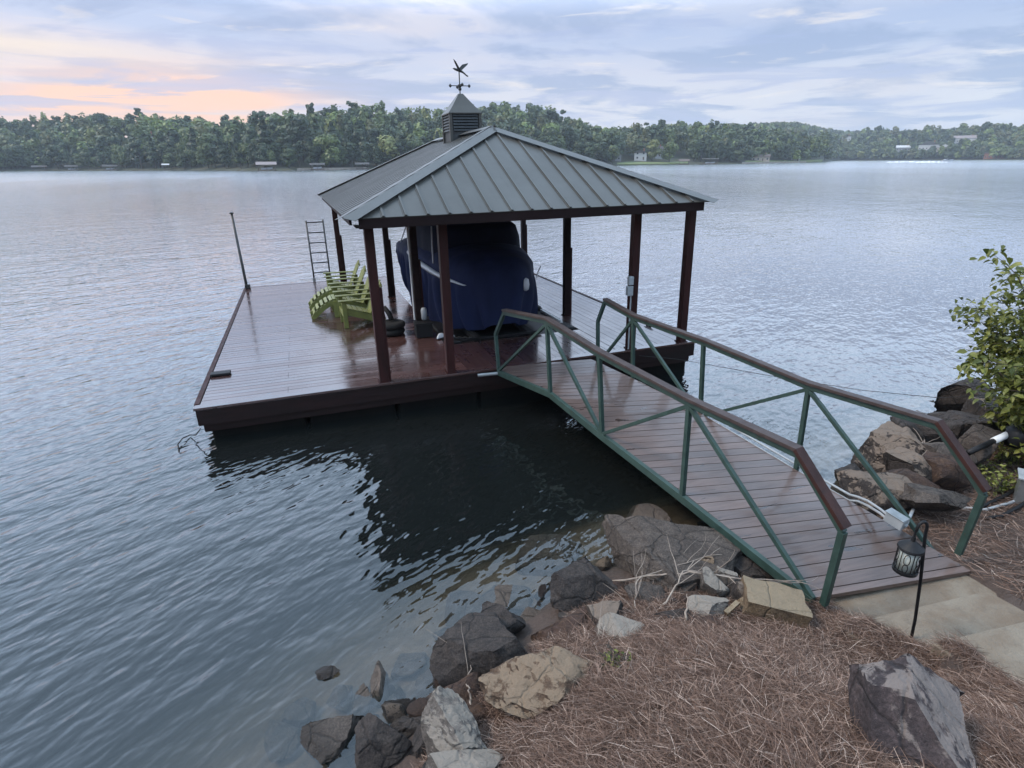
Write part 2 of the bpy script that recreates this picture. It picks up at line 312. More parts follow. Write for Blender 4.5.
# ------------------------------------------------------------------ mesh helpers
TA, TB, W0 = .01068, -.01426, .56             # the floating dock lists a little; its deck is 0.56 m above the lake
DOCK = Matrix.Translation((0, 0, W0)) @ (Matrix.Rotation(math.asin(-TB)*-1, 4, 'X') @ Matrix.Rotation(-TA, 4, 'Y'))
BASE = {}
def tag(o, label=None, cat=None, group=None, kind=None):
    for k, v in (('label', label), ('category', cat), ('group', group), ('kind', kind)):
        if v: o[k] = v
    return o
def place(o, base, dock):
    o.matrix_world = (DOCK @ Matrix.Translation(base)) if dock else Matrix.Translation(base)
def thing(name, label, cat, base=(0,0,0), group=None, dock=False):
    o = bpy.data.objects.new(name, None); COL.objects.link(o); o.empty_display_size = .2
    place(o, base, dock); BASE[o.name] = Vector(base); return tag(o, label, cat, group)
class MB:
    def __init__(s): s.v = []; s.f = []
    def add(s, vs, fs):
        k = len(s.v); s.v += [tuple(v) for v in vs]; s.f += [tuple(i+k for i in f) for f in fs]; return s
    def box(s, x0, x1, y0, y1, z0, z1):
        return s.add([(x0,y0,z0),(x1,y0,z0),(x1,y1,z0),(x0,y1,z0),(x0,y0,z1),(x1,y0,z1),(x1,y1,z1),(x0,y1,z1)],
                     [(3,2,1,0),(4,5,6,7),(0,1,5,4),(1,2,6,5),(2,3,7,6),(3,0,4,7)])
    def bar(s, p, q, w, h, up=(0,0,1), ext=0.):
        p, q = Vector(p), Vector(q); d = (q-p).normalized(); p = p-d*ext; q = q+d*ext
        sd = d.cross(Vector(up)); sd = sd.normalized() if sd.length > 1e-4 else Vector((1,0,0)); u = sd.cross(d)
        vs = [c+sd*(w/2*a)+u*(h/2*b) for c in (p, q) for a, b in ((-1,-1),(1,-1),(1,1),(-1,1))]
        return s.add(vs, [(3,2,1,0),(4,5,6,7),(0,1,5,4),(1,2,6,5),(2,3,7,6),(3,0,4,7)])
    def tube(s, pts, r, n=8, cap=True):
        pts = [Vector(p) for p in pts]; rs = r if isinstance(r, (list, tuple)) else [r]*len(pts); vs = []; fs = []
        a0 = None
        for i, p in enumerate(pts):
            d = (pts[min(i+1, len(pts)-1)]-pts[max(i-1, 0)]).normalized()
            if a0 is None: a0 = d.orthogonal().normalized()
            a0 = (a0-d*a0.dot(d)).normalized(); b0 = d.cross(a0)
            for k in range(n): vs.append(p+(a0*math.cos(2*math.pi*k/n)+b0*math.sin(2*math.pi*k/n))*rs[i])
        for i in range(len(pts)-1):
            for k in range(n): fs.append((i*n+k, i*n+(k+1)%n, (i+1)*n+(k+1)%n, (i+1)*n+k))
        if cap: fs += [tuple(reversed(range(n))), tuple(range((len(pts)-1)*n, len(pts)*n))]
        return s.add(vs, fs)
    def lathe(s, c, prof, n=24):
        c = Vector(c); vs = []; fs = []
        for r, z in prof:
            for k in range(n): vs.append(c+Vector((r*math.cos(2*math.pi*k/n), r*math.sin(2*math.pi*k/n), z)))
        for i in range(len(prof)-1):
            for k in range(n): fs.append((i*n+k, i*n+(k+1)%n, (i+1)*n+(k+1)%n, (i+1)*n+k))
        fs += [tuple(reversed(range(n))), tuple(range((len(prof)-1)*n, len(prof)*n))]
        return s.add(vs, fs)
    def slab(s, poly, th):                    # a flat polygon (list of 3-D points) thickened downwards along its normal
        P = [Vector(p) for p in poly]; nr = (P[1]-P[0]).cross(P[2]-P[0]).normalized()
        if nr.z < 0: P.reverse(); nr = -nr
        n = len(P); vs = P+[p-nr*th for p in P]
        return s.add(vs, [tuple(range(n)), tuple(reversed(range(n, 2*n)))]+[(i, i+n, (i+1)%n+n, (i+1)%n) for i in range(n)])
    def prism(s, poly, a, b, axis='y'):       # 2-D polygon swept along an axis
        n = len(poly)
        def mk(p, c): return (p[0], c, p[1]) if axis == 'y' else ((c, p[0], p[1]) if axis == 'x' else (p[0], p[1], c))
        vs = [mk(p, a) for p in poly]+[mk(p, b) for p in poly]
        return s.add(vs, [tuple(range(n)), tuple(reversed(range(n, 2*n)))]+[(i, i+n, (i+1)%n+n, (i+1)%n) for i in range(n)])
    def build(s, name, mat, parent=None, base=None, dock=False, smooth=False, bevel=0., fix=True):
        b = BASE[parent.name] if parent is not None else Vector(base or (0,0,0))
        me = bpy.data.meshes.new(name); me.from_pydata([(v[0]-b.x, v[1]-b.y, v[2]-b.z) for v in s.v], [], s.f)
        if fix:
            bm = bmesh.new(); bm.from_mesh(me); bmesh.ops.recalc_face_normals(bm, faces=bm.faces); bm.to_mesh(me); bm.free()
        if smooth: me.shade_smooth()
        me.materials.append(mat); o = bpy.data.objects.new(name, me); COL.objects.link(o)
        if parent is not None: o.parent = parent; BASE[o.name] = b
        else: place(o, b, dock); BASE[o.name] = b
        if bevel:
            md = o.modifiers.new('bevel', 'BEVEL'); md.width = bevel; md.segments = 2; md.limit_method = 'ANGLE'; md.angle_limit = R(40)
        return o
def copy_tree(o, parent=None):
    c = o.copy(); COL.objects.link(c)
    if parent is not None: c.parent = parent
    for ch in list(o.children): copy_tree(ch, c)
    return c
def lerp(a, b, k): return a+(b-a)*k
# ------------------------------------------------------------------ setting: lake, bed, bank, far hills
def struct(o): o['kind'] = 'structure'; return o
SHORE = [(-9,-30),(-4.2,-12),(-2.6,-8.4),(-1.45,-6.25),(-1.06,-5.65),(-.2,-4.98),(.8,-4.52),(1.57,-4.33),(2.72,-4.2),(5.1,-3.95),(6.9,-3.4),(8.9,-2.65),(10.9,-2.4),(16,-2.3),(40,-1.)]
def sstep(a, b, x): k = min(1, max(0, (x-a)/(b-a))); return k*k*(3-2*k)
def shore_d(x, y):
    best = 1e9; sg = 1
    for (ax, ay), (bx, by) in zip(SHORE[:-1], SHORE[1:]):
        dx, dy = bx-ax, by-ay; k = max(0, min(1, ((x-ax)*dx+(y-ay)*dy)/(dx*dx+dy*dy)))
        ex, ey = x-(ax+dx*k), y-(ay+dy*k); d = ex*ex+ey*ey
        if d < best: best = d; sg = 1 if (dx*ey-dy*ex) < 0 else -1
    return sg*math.sqrt(best)
def inpoly(x, y, poly):
    c = False
    for (ax, ay), (bx, by) in zip(poly, poly[1:]+poly[:1]):
        if (ay > y) != (by > y) and x < (bx-ax)*(y-ay)/(by-ay)+ax: c = not c
    return c
SLABS = [([(2.30,-5.70),(2.86,-5.66),(4.30,-5.36),(4.40,-6.15),(2.5,-6.2)], .205),
         ([(2.60,-6.03),(4.10,-6.155),(4.16,-6.68),(2.75,-6.6)], .355),
         ([(2.95,-6.50),(4.30,-6.63),(4.4,-7.3),(3.0,-7.3)], .505)]
STRAWLINE = [at(790,596,.2), at(828,602,.22), at(875,630,.32), at(930,645,.40), at(968,652,.46), at(1030,704,.56), at(1100,760,.6)]
def strawside(x, y):
    best = 1e9; sg = False
    for a, b in zip(STRAWLINE[:-1], STRAWLINE[1:]):
        dx, dy = b.x-a.x, b.y-a.y; k = max(0, min(1, ((x-a.x)*dx+(y-a.y)*dy)/(dx*dx+dy*dy))); ex, ey = x-a.x-dx*k, y-a.y-dy*k
        if ex*ex+ey*ey < best: best = ex*ex+ey*ey; sg = dx*ey-dy*ex < 0
    return sg, math.sqrt(best)
def ground(x, y, carve=True):
    d = shore_d(x, y)
    if d < 0: z = max(-6.2, (.34*d if d > -.9 else -.306+.7*(d+.9))-.05) + .05*noise.noise(Vector((x*.9, y*.9, 3)))
    else:
        k = lerp(.50, .165, sstep(.2, 2.9, x)); z = k*d-.05
        z += .45*max(0, -6.62-y)*sstep(.8, 2.6, x)
        z += .07*noise.noise(Vector((x*1.1, y*1.1, 0)))+.12*math.exp(-((x-1.3)**2+(y+6.9)**2)/.8)+.02*noise.noise(Vector((x*4, y*4, 5)))
    if carve:
        for poly, top in SLABS:
            if inpoly(x, y, poly):
                sd_, q = strawside(x, y)
                z = max(min(z, top+.10), top+.015*min(1, q*12)) if sd_ else min(z, top-.10)
    return z
def gat(px, py):
    d = ray(px, py); t_ = 1.5
    for i in range(4000):
        p = CAM+d*t_
        if p.z < ground(p.x, p.y, False): return p
        t_ += .02
    return p
LOWW = -8.
mb = MB(); mb.box(-2400, 2400, -1500, 2400, LOWW, 0.)
struct(mb.build('lake_water', M['water']))
mb = MB(); mb.add([(-2450,-1550,-6.1),(2450,-1550,-6.1),(2450,2450,-6.1),(-2450,2450,-6.1)], [(0,1,2,3)])
struct(mb.build('lake_bed', M['bed'], fix=False))
def grid(name, xs, ys, fn, mat):
    vs = [(x, y, fn(x, y)) for y in ys for x in xs]; nx = len(xs)
    fs = [(j*nx+i, j*nx+i+1, (j+1)*nx+i+1, (j+1)*nx+i) for j in range(len(ys)-1) for i in range(nx-1)]
    m_ = MB(); m_.v = vs; m_.f = fs
    return struct(m_.build(name, mat, smooth=True, fix=False))
xs = list(np.concatenate([np.arange(-18,-3,.8), np.arange(-3,12,.13), np.arange(12,44,1.)]))
ys = list(np.concatenate([np.arange(-34,-10,1.2), np.arange(-10,-1,.13), np.arange(-1,12,.8)]))
bankmat, t_, out_ = newmat('bank soil and silt')
g_ = t_.new('ShaderNodeNewGeometry').outputs['Position']; z_ = t_.new('ShaderNodeSeparateXYZ', {0: g_}).outputs[2]
n1 = t_.noise(g_, 2.5, 6, .65); n2 = t_.noise(g_, 26., 7, .75)
soil = t_.mix(n2, (.05,.033,.027), (.17,.12,.095)); silt = t_.mix(t_.ramp(n1, [(.35, 0.), (.65, 1.)]), (.36,.27,.20), (.20,.15,.11))
wetc = t_.mix(t_.ramp(n2, [(.4, 0.), (.6, 1.)]), (.045,.036,.030), (.09,.07,.058))
f1 = t_.ramp(t_.math('MULTIPLY_ADD', n1, .25, z_), [(.10, 0.), (.20, 1.)]); f0 = t_.ramp(t_.math('MULTIPLY_ADD', n1, .15, t_.math('ADD', z_, .5)), [(.45, 0.), (.56, 1.)])
c_ = t_.mix(f1, t_.mix(f0, silt, wetc), soil)
b_ = t_.new('ShaderNodeBsdfPrincipled', {'Base Color': c_, 'Roughness': .9})
t_.l.new(t_.new('ShaderNodeBump', {'Height': n2, 'Distance': .05, 'Strength': 1.}).outputs[0], b_.inputs['Normal']); t_.l.new(b_.outputs[0], out_.inputs[0])
grid('bank_ground', xs, ys, ground, bankmat)
# far shore: distance of the waterline and height of the wooded crest, by bearing
def azof(px, py=163.): d = ray(px, py); return math.atan2(d.x, d.y)
SHD = [(-300,640),(-60,570),(38,553),(160,450),(266,345),(330,353),(450,380),(560,410),(640,449),(740,520),(812,620),(822,660),(828,900),(840,1010),(900,970),(1020,890),(1300,820)]
SHA = [(azof(max(-230, min(1230, p))), d) for p, d in SHD]; SHA[0] = (R(-60), 640); SHA[-1] = (R(85), 820)
def interp(tab, a):
    if a <= tab[0][0]: return tab[0][1]
    for (x0, y0), (x1, y1) in zip(tab[:-1], tab[1:]):
        if a <= x1: return lerp(y0, y1, (a-x0)/(x1-x0))
    return tab[-1][1]
CRP = [(0,119),(50,118),(100,113),(150,114),(200,119),(235,121),(262,115),(300,109),(340,108),(370,105),(400,112),(440,109),(500,103),(540,107),(570,117),(600,126),(630,130),(660,125),(690,124),(740,126),(780,130),(815,136),(829,131),(870,130),(920,129),(970,126),(1024,124)]
def tan_el(px, py): d = ray(px, py); return d.z/math.hypot(d.x, d.y)
CRA = []
for p_, y_ in CRP:
    a_ = azof(p_, y_); dist = interp(SHA, a_)+130
    CRA.append((a_, max(1.5, CAM.z+tan_el(p_, y_)*dist-17.5)))
CRA.insert(0, (R(-60), CRA[0][1]*.9)); CRA.append((R(85), CRA[-1][1]))
def farh(a, u):
    H = interp(CRA, a)
    tab = [(-40,-7.),(-3,-.5),(0,.25),(3,.8),(16,1.8),(45,1.8+H*.22),(90,1.8+H*.62),(130,H),(190,H*1.02),(420,H*.8)]
    return interp(tab, u)
def polar(a, r): return CAM.x+math.sin(a)*r, CAM.y+math.cos(a)*r
AZS = list(np.arange(R(-58), R(84), R(.35))); US = [-40,-12,-3,0,3,9,16,28,45,65,90,110,130,160,190,260,420]
m_ = MB(); na = len(AZS)
for a in AZS:
    ds = interp(SHA, a)+3*noise.noise(Vector((a*60, 0, 0)))
    for u in US: x, y = polar(a, ds+u); m_.v.append((x, y, farh(a, u)+(.8*noise.noise(Vector((x*.03, y*.03, 0))) if u > 10 else 0)))
nu = len(US)
m_.f = [(i*nu+j, (i+1)*nu+j, (i+1)*nu+j+1, i*nu+j+1) for i in range(na-1) for j in range(nu-1)]
struct(m_.build('far_hills', M['hill'], smooth=True, fix=True))
# second, farther ridge behind the headland
m_ = MB(); rr = [(900,-2),(960,20),(1050,38),(1200,46),(1400,40)]
az2 = list(np.arange(azof(560), azof(1010), R(.4)))
H2P = [(560,0.2),(590,.4),(615,.75),(640,.95),(670,1.02),(700,1.),(750,1.),(800,1.02),(850,.95),(1010,.6)]
H2A = [(azof(p), h) for p, h in H2P]
def far2(a, z): return z*interp(H2A, a) if z > 0 else z
for a in az2:
    for r_, z in rr: x, y = polar(a, r_+350*sstep(azof(780), azof(840), a)); m_.v.append((x, y, far2(a, z)))
m_.f = [(i*5+j, (i+1)*5+j, (i+1)*5+j+1, i*5+j+1) for i in range(len(az2)-1) for j in range(4)]
struct(m_.build('distant_ridge', M['hill'], smooth=True, fix=True))
# pale shore strips: lawn and low walls seen along the far waterline
def shore_strip(name, p0, p1, u0, u1, z0, z1, mat):
    m_ = MB(); n = 14; vs = []
    for i in range(n+1):
        a = lerp(azof(p0), azof(p1), i/n); ds = interp(SHA, a)
        for u, z in ((u0, z0-1.2), (u0, z0), (u1, z1), (u1, z1-2.5)): x, y = polar(a, ds+u); vs.append((x, y, z))
    m_.v = vs; m_.f = [(i*4+j, (i+1)*4+j, (i+1)*4+j+1, i*4+j+1) for i in range(n) for j in range(3)]
    return m_.build(name, mat)
struct(shore_strip('lawn', 617, 688, 1.5, 46, 1.0, 3.6, M['lawn']))
struct(shore_strip('lawn', 745, 822, 1.5, 20, .9, 2.4, M['lawn']))
tag(shore_strip('seawall', 742, 806, -1.2, -.4, 1.25, 1.25, M['beach']), 'pale stone seawall along the waterline of the far headland', 'seawall')
tag(shore_strip('seawall', 296, 366, -1.2, -.4, 1.1, 1.1, M['beach']), 'low stone seawall on the far shore below the light green tree', 'seawall')
# ------------------------------------------------------------------ far trees
def crown_arrays(kind, h, wd, n, sz, rng):
    # leaf clumps: small bent faces scattered through the crown's volume, lumps and gaps included
    if kind == 'pine':
        zz = rng.uniform(.36, 1., n); rad = (1-zz)**.75*1.25*wd*.5*(.75+.4*np.sin(zz*40+rng.uniform(0, 6)))
        rad = np.clip(rad, .04*wd, None)
        th = rng.uniform(0, 2*np.pi, n); r = rad*np.sqrt(rng.uniform(.15, 1, n)); P = np.stack([r*np.cos(th), r*np.sin(th), zz*h], 1)
    elif kind == 'tallpine':
        nl = 9; lc = np.stack([rng.uniform(-.3, .3, nl)*wd, rng.uniform(-.3, .3, nl)*wd, rng.uniform(.55, .97, nl)*h], 1); k = rng.integers(0, nl, n)
        v = rng.normal(size=(n, 3)); v /= np.linalg.norm(v, axis=1)[:, None]
        P = lc[k]+v*(rng.uniform(.3, 1, n)[:, None])*np.array([wd*.24, wd*.24, h*.075])
    else:
        nl = 13; th = rng.uniform(0, 2*np.pi, nl); zz = rng.uniform(.28, .86, nl); rr_ = wd*.5*.62*np.sqrt(rng.uniform(.1, 1, nl))*(1-.55*np.clip((zz-.5)/.5, 0, 1))
        if kind == 'cone': rr_ *= (1.15-zz)*1.25
        lc = np.stack([rr_*np.cos(th), rr_*np.sin(th), zz*h], 1); lc[0] = (0, 0, .84*h); lc[1] = (0, 0, .6*h); k = rng.integers(0, nl, n)
        v = rng.normal(size=(n, 3)); v /= np.linalg.norm(v, axis=1)[:, None]
        s = np.where(kind == 'cone', .19, .25)
        P = lc[k]+v*(rng.uniform(.45, 1, n)**.5)[:, None]*np.array([wd*s, wd*s, h*.14])
    nr_ = v if kind not in ('pine',) else np.stack([np.cos(th), np.sin(th), np.full(n, .5)], 1)
    nr_ = nr_+rng.normal(0, .38, (n, 3))+np.array([0, 0, .25]); nr_ /= np.linalg.norm(nr_, axis=1)[:, None]
    a = np.cross(nr_, rng.normal(size=(n, 3))); a /= np.linalg.norm(a, axis=1)[:, None]; b = np.cross(nr_, a)
    s = sz*rng.uniform(.6, 1.35, n)[:, None]; a = a*s; b = b*s*.8
    V = np.stack([P-a-b*.4, P+a*.2-b, P+a+b*.3, P-a*.3+b], 1).reshape(-1, 3)
    return V
def mesh_from_quads(name, V, mats, idx=None):
    n = len(V)//4; me = bpy.data.meshes.new(name); me.vertices.add(len(V)); me.vertices.foreach_set('co', V.astype(np.float32).ravel())
    me.loops.add(4*n); me.loops.foreach_set('vertex_index', np.arange(4*n, dtype=np.int32))
    me.polygons.add(n); me.polygons.foreach_set('loop_start', np.arange(0, 4*n, 4, dtype=np.int32)); me.polygons.foreach_set('loop_total', np.full(n, 4, dtype=np.int32))
    for m in mats: me.materials.append(m)
    if idx is not None: me.polygons.foreach_set('material_index', idx.astype(np.int32))
    me.update(calc_edges=True); return me
LEAVES = [M[k] for k in ('leaf_dark','leaf_mid','leaf_blue','leaf_olive','leaf_light','leaf_yellow')]
WTS = [.25,.28,.15,.19,.10,.03]
spots = []
rng = np.random.default_rng(3)
a = R(-29)
CLEAR = []                                   # bearings and depths kept free for houses and lawns
def clear(p0, p1, u0, u1): CLEAR.append((azof(p0), azof(p1), u0, u1))
clear(615,690,-5,40); clear(690,730,-5,8); clear(742,822,-5,14); clear(255,280,-5,8); clear(300,340,-5,6)
for row, u in enumerate([5,9,14,20,27,35,44,54,64,75,86,97,108,118,127,136,148,165]):
    a = R(-30)
    while a < R(67):
        ds = interp(SHA, a)+u; step = (7.6 if u < 30 else 9.0)*(1.35 if ds > 850 else 1)
        a += step*rng.uniform(.75, 1.25)/ds; uu = u+rng.uniform(-3, 3)
        if any(c0 < a < c1 and u0 < uu < u1 for c0, c1, u0, u1 in CLEAR): continue
        x, y = polar(a, interp(SHA, a)+uu)
        spots.append((x, y, farh(a, uu)-.3, uu, ds, rng.uniform(8, 17) if u < 24 else rng.uniform(12, 22.5), a))
protos = []
for i in range(12):
    kind = ('round','cone','round','round','tallpine','pine')[i % 6]; h = 16; wd = {'round': 13.5, 'pine': 8, 'cone': 10, 'tallpine': 8.5}[kind]
    V = crown_arrays(kind, h, wd, 900, .72, np.random.default_rng(50+i)); mi = rng.choice(6, p=WTS)
    if kind in ('pine','tallpine'): mi = 2
    me = mesh_from_quads('crown', V, [LEAVES[mi]])
    tm = MB(); tm.tube([(0,0,-1),(.1,0,h*.45),(0,.15,h*.9)], [.32,.24,.06], 6)
    protos.append((kind, me, tm))
near = sorted([s for s in spots if -R(26) < s[6] < R(65)], key=lambda s: s[4]*(1+.02*s[3]))[:285]; nearset = set(id(s) for s in near)
TREE_GROUP = 'trees lining the far shore'
tree_mesh = {}
for i, (kind, me, tm) in enumerate(protos):
    t0 = tm.build('trunk', M['bark']); tree_mesh[i] = t0.data; bpy.data.objects.remove(t0)
LAB = {'round': ('bushy green broadleaf tree standing along the far wooded shore', 'tree'), 'pine': ('dark conical evergreen tree standing along the far wooded shore', 'tree'),
       'cone': ('tapering green tree standing along the far wooded shore', 'tree'), 'tallpine': ('tall pine with a tufted top standing along the far wooded shore', 'tree')}
def far_tree(i, loc, sc, label, group=None, mat=None):
    kind, me, tm = protos[i]
    r_ = bpy.data.objects.new('pine_tree' if 'pine' in kind else 'broadleaf_tree', None); COL.objects.link(r_)
    r_.location = loc; r_.rotation_euler[2] = rng.uniform(0, 6.28); r_.scale = sc
    tag(r_, label, 'tree', group)
    if mat: me = me.copy(); me.materials.clear(); me.materials.append(mat)
    for n_, m_ in (('crown', me), ('trunk', tree_mesh[i])):
        c = bpy.data.objects.new(n_, m_); COL.objects.link(c); c.parent = r_
    return r_
for s in near:
    i = int(rng.integers(0, 12)); k = s[5]/16*rng.uniform(.8, 1.15)
    kd = protos[i][0]
    far_tree(i, (s[0], s[1], s[2]), (k*rng.uniform(.85, 1.2), k*rng.uniform(.85, 1.2), k), LAB[kd][0], {'round': 'broadleaf trees', 'pine': 'dark evergreen trees', 'cone': 'tapering trees', 'tallpine': 'tufted pines'}[kd]+' along the far shore')
VV, II = [], []
for s in spots:
    if id(s) in nearset: continue
    kind = rng.choice(['round','round','round','round','cone','tallpine']); n = 210
    V = crown_arrays(kind, s[5]*rng.uniform(.85, 1.12), {'round': 13, 'pine': 8, 'cone': 9.5, 'tallpine': 8}[kind]*rng.uniform(.8, 1.35), n, 1.15 if s[4] < 800 else 1.6, rng)
    VV.append(V+np.array([s[0], s[1], s[2]])); II.append(np.full(n, 2 if 'pine' in kind else rng.choice(6, p=WTS)))
for k in range(620):                           # canopy on the distant ridge
    a = rng.uniform(azof(585), azof(1000)); q = rng.uniform(0, 1); r_ = 1000+220*q+350*sstep(azof(780), azof(840), a)
    z = far2(a, float(np.interp(r_-350*sstep(azof(780), azof(840), a), [1000,1050,1200,1400], [28,38,46,40]))); x, y = polar(a, r_)
    VV.append(crown_arrays('round', rng.uniform(13, 19), 15, 60, 2.6, rng)+np.array([x, y, z-1])); II.append(np.full(60, rng.choice(6, p=WTS)))
me = mesh_from_quads('forest', np.concatenate(VV), LEAVES, np.concatenate(II))
o = bpy.data.objects.new('forest', me); COL.objects.link(o); tag(o, 'wooded hills of mixed pine and broadleaf trees across the lake', 'forest', kind='stuff')
def farpt(px, u, dz=0.): a = azof(px); x, y = polar(a, interp(SHA, a)+u); return (x, y, farh(a, u)+dz)
far_tree(3, farpt(330, 7, -.5), (1.35,1.35,1.15), 'light green pointed tree on the far shore, above the low seawall', mat=M['leaf_light'])
far_tree(2, farpt(388, 9, -.5), (1.4,1.4,1.15), 'broad yellow green tree on the far shore, just left of the cupola', mat=M['leaf_yellow'])
far_tree(5, farpt(407, 8, -.5), (.85,.85,.75), 'small pale green tree beside the broad yellow green tree across the lake', mat=M['leaf_light'])
far_tree(0, farpt(652, 26, -.5), (.95,.95,1.), 'yellow green tree by the white house on the far lawn', mat=M['leaf_yellow'])
far_tree(3, farpt(669, 16, -.5), (1.05,1.05,.95), 'light green tree at the water end of the far lawn', mat=M['leaf_light'])
far_tree(2, farpt(783, 10, -.5), (1.1,1.1,1.), 'dark round tree behind the pale seawall on the headland', mat=M['leaf_dark'])
far_tree(4, farpt(709, 60, 4), (1.,1.,1.35), 'tallest tufted pine rising above the headland skyline', mat=M['leaf_blue'])
# ------------------------------------------------------------------ far houses, boathouses, boats
def house(px, u, wd, dp, h, label, wall, roof, cat='house', kind='gable', dz=0., storeys=1, rot=0.):
    a = azof(px); bx, by, bz = farpt(px, u, dz)
    r_ = bpy.data.objects.new('lake_house', None); COL.objects.link(r_); r_.location = (bx, by, bz); r_.rotation_euler[2] = -a+rot; BASE[r_.name] = Vector((0,0,0)); tag(r_, label, cat)
    MB().box(-wd/2, wd/2, -dp/2, dp/2, -3, h).build('wall', wall, r_)
    rh = wd*.2 if kind == 'gable' else dp*.28
    if kind == 'gable': m = MB().prism([(-wd/2-.5, h-.05), (wd/2+.5, h-.05), (0, h+rh)], -dp/2-.6, dp/2+.6)
    else: m = MB().prism([(-dp/2-.6, h-.05), (dp/2+.6, h-.05), (0, h+rh)], -wd/2-.5, wd/2+.5, 'x')
    rf = m.build('roof', roof, r_); MB().box(wd*.22, wd*.22+.9, -.5, .4, h, h+rh+1.2).build('chimney', M['brick'], rf)
    n = max(2, int(wd/3.2))
    for s_ in range(storeys):
        for i in range(n):
            x = -wd/2+wd*(i+.5)/n; z = .9+s_*3.
            if s_ == 0 and i == n//2: MB().box(x-.5, x+.5, -dp/2-.07, -dp/2+.02, 0, 2.1).build('door', M['roofbrown'], r_)
            else:
                f = MB().box(x-.75, x+.75, -dp/2-.06, -dp/2+.02, z, z+1.5).build('window', M['wall_white'], r_)
                MB().box(x-.62, x+.62, -dp/2-.09, -dp/2-.05, z+.12, z+1.38).build('pane', M['windark'], f)
    return r_
def boathouse(px, wd, dp, h, label, roof, u=-7., flat=False, boat=True):
    a = azof(px); x, y = polar(a, interp(SHA, a)+u)
    r_ = bpy.data.objects.new('boathouse', None); COL.objects.link(r_); r_.location = (x, y, 0); r_.rotation_euler[2] = -a; BASE[r_.name] = Vector((0,0,0)); tag(r_, label, 'boathouse')
    MB().box(-wd/2, wd/2, -dp/2, dp/2, .35, .7).build('deck', M['roofbrown'], r_)
    for sx in (-1, 0, 1):
        for sy in (-1, 1): MB().box(sx*wd*.44-.1, sx*wd*.44+.1, sy*dp*.44-.1, sy*dp*.44+.1, -2, h).build('post', M['roofbrown'], r_)
    if flat: MB().box(-wd/2-.3, wd/2+.3, -dp/2-.3, dp/2+.3, h, h+.28).build('roof', roof, r_)
    else: MB().prism([(-dp/2-.4, h), (dp/2+.4, h), (0, h+dp*.2)], -wd/2-.4, wd/2+.4, 'x').build('roof', roof, r_)
    if boat:
        b = MB().slab([(-wd*.30,-1.,1.5),(wd*.12,-1.1,1.6),(wd*.30,0,1.8),(wd*.12,1.1,1.6),(-wd*.30,1.,1.5)], .8)
        bo = b.build('moored_boat', M['hull'], base=(0,0,0)); bo.matrix_world = Matrix.Translation((x, y, 0)) @ Matrix.Rotation(-a, 4, 'Z')
        tag(bo, 'white motorboat moored under the '+label.split(' on ')[0].split(' at ')[0], 'boat')
    return r_
boathouse(266, 9., 7, 3.0, 'pink roofed boathouse on dark posts at the far shore', M['roofpink'])
boathouse(317, 7., 5, 2.6, 'low grey roofed boathouse at the far shore left of the light green tree', M['rooffar'], boat=True)
boathouse(362, 7., 5, 2.6, 'grey roofed boathouse at the far shore right of the light green tree', M['rooffar'], boat=False)
boathouse(392, 7., 5, 2.4, 'whitish roofed boathouse at the far shore, partly behind the gazebo roof', M['roofpink'], boat=False)
boathouse(109, 8, 5, 2.6, 'small grey roofed boathouse on the far left shore, right of the masted one', M['rooffar'])
boathouse(38, 8, 5, 2.6, 'leftmost boathouse on the far shore with a grey roof', M['rooffar'], boat=False)
boathouse(70, 7, 5, 2.6, 'dark roofed boathouse on the far left shore with a mast beside it', M['rooffar'])
boathouse(165, 3.5, 4, 3.2, 'narrow white topped boathouse at the end of the far left shore', M['wall_white'], boat=False)
boathouse(710, 11.5, 7, 3.8, 'white flat roofed boat dock at the far shore below the headland trees', M['wall_white'], flat=True)
boathouse(684, 7, 6, 2.6, 'low brown roofed boathouse at the right end of the far lawn', M['roofbrown'], boat=False)
house(640, 34, 9, 8, 5.2, 'white gabled house on the far lawn', M['wall_white'], M['rooffar'], storeys=2, dz=0)
house(614, 30, 10, 8, 4.6, 'grey roofed house at the left edge of the far lawn', M['wall_grey'], M['rooffar'], dz=0)
house(656, 44, 9, 7, 5.5, 'pale house behind the yellow green tree on the far lawn', M['wall_white'], M['rooffar'], kind='hip', dz=1)
house(760, 16, 14, 7, 3.4, 'long low brown house behind the seawall on the headland', M['wall_tan'], M['roofbrown'], kind='hip')
house(795, 16, 7, 6, 4., 'small white cottage near the tip of the headland', M['wall_white'], M['rooffar'])
house(153, 60, 11, 8, 7, 'pale house half hidden in the woods of the left hill', M['wall_white'], M['rooffar'], dz=5)
house(842, 95, 12, 9, 9, 'small white house high in the far right woods', M['wall_white'], M['rooffar'], dz=10, storeys=2)
house(900, 22, 16, 10, 7, 'pale house low in the far right woods behind the speedboat wake', M['wall_grey'], M['wall_white'], kind='hip', dz=6, storeys=2)
house(925, 26, 22, 10, 9, 'white house with a grey roof in the trees beyond the speedboat', M['wall_white'], M['rooffar'], storeys=2, dz=6)
house(941, 24, 16, 10, 8, 'cream lakeside house right of the white house beyond the speedboat', M['wall_tan'], M['wall_white'], dz=4, storeys=2)
house(960, 70, 26, 12, 8, 'large pink and white house high on the far right hill', M['wall_white'], M['roofpink'], kind='hip', dz=5, storeys=2)
house(993, 14, 20, 9, 5.5, 'low red brick house at the water on the far right', M['brick'], M['roofbrown'], kind='hip', dz=0)
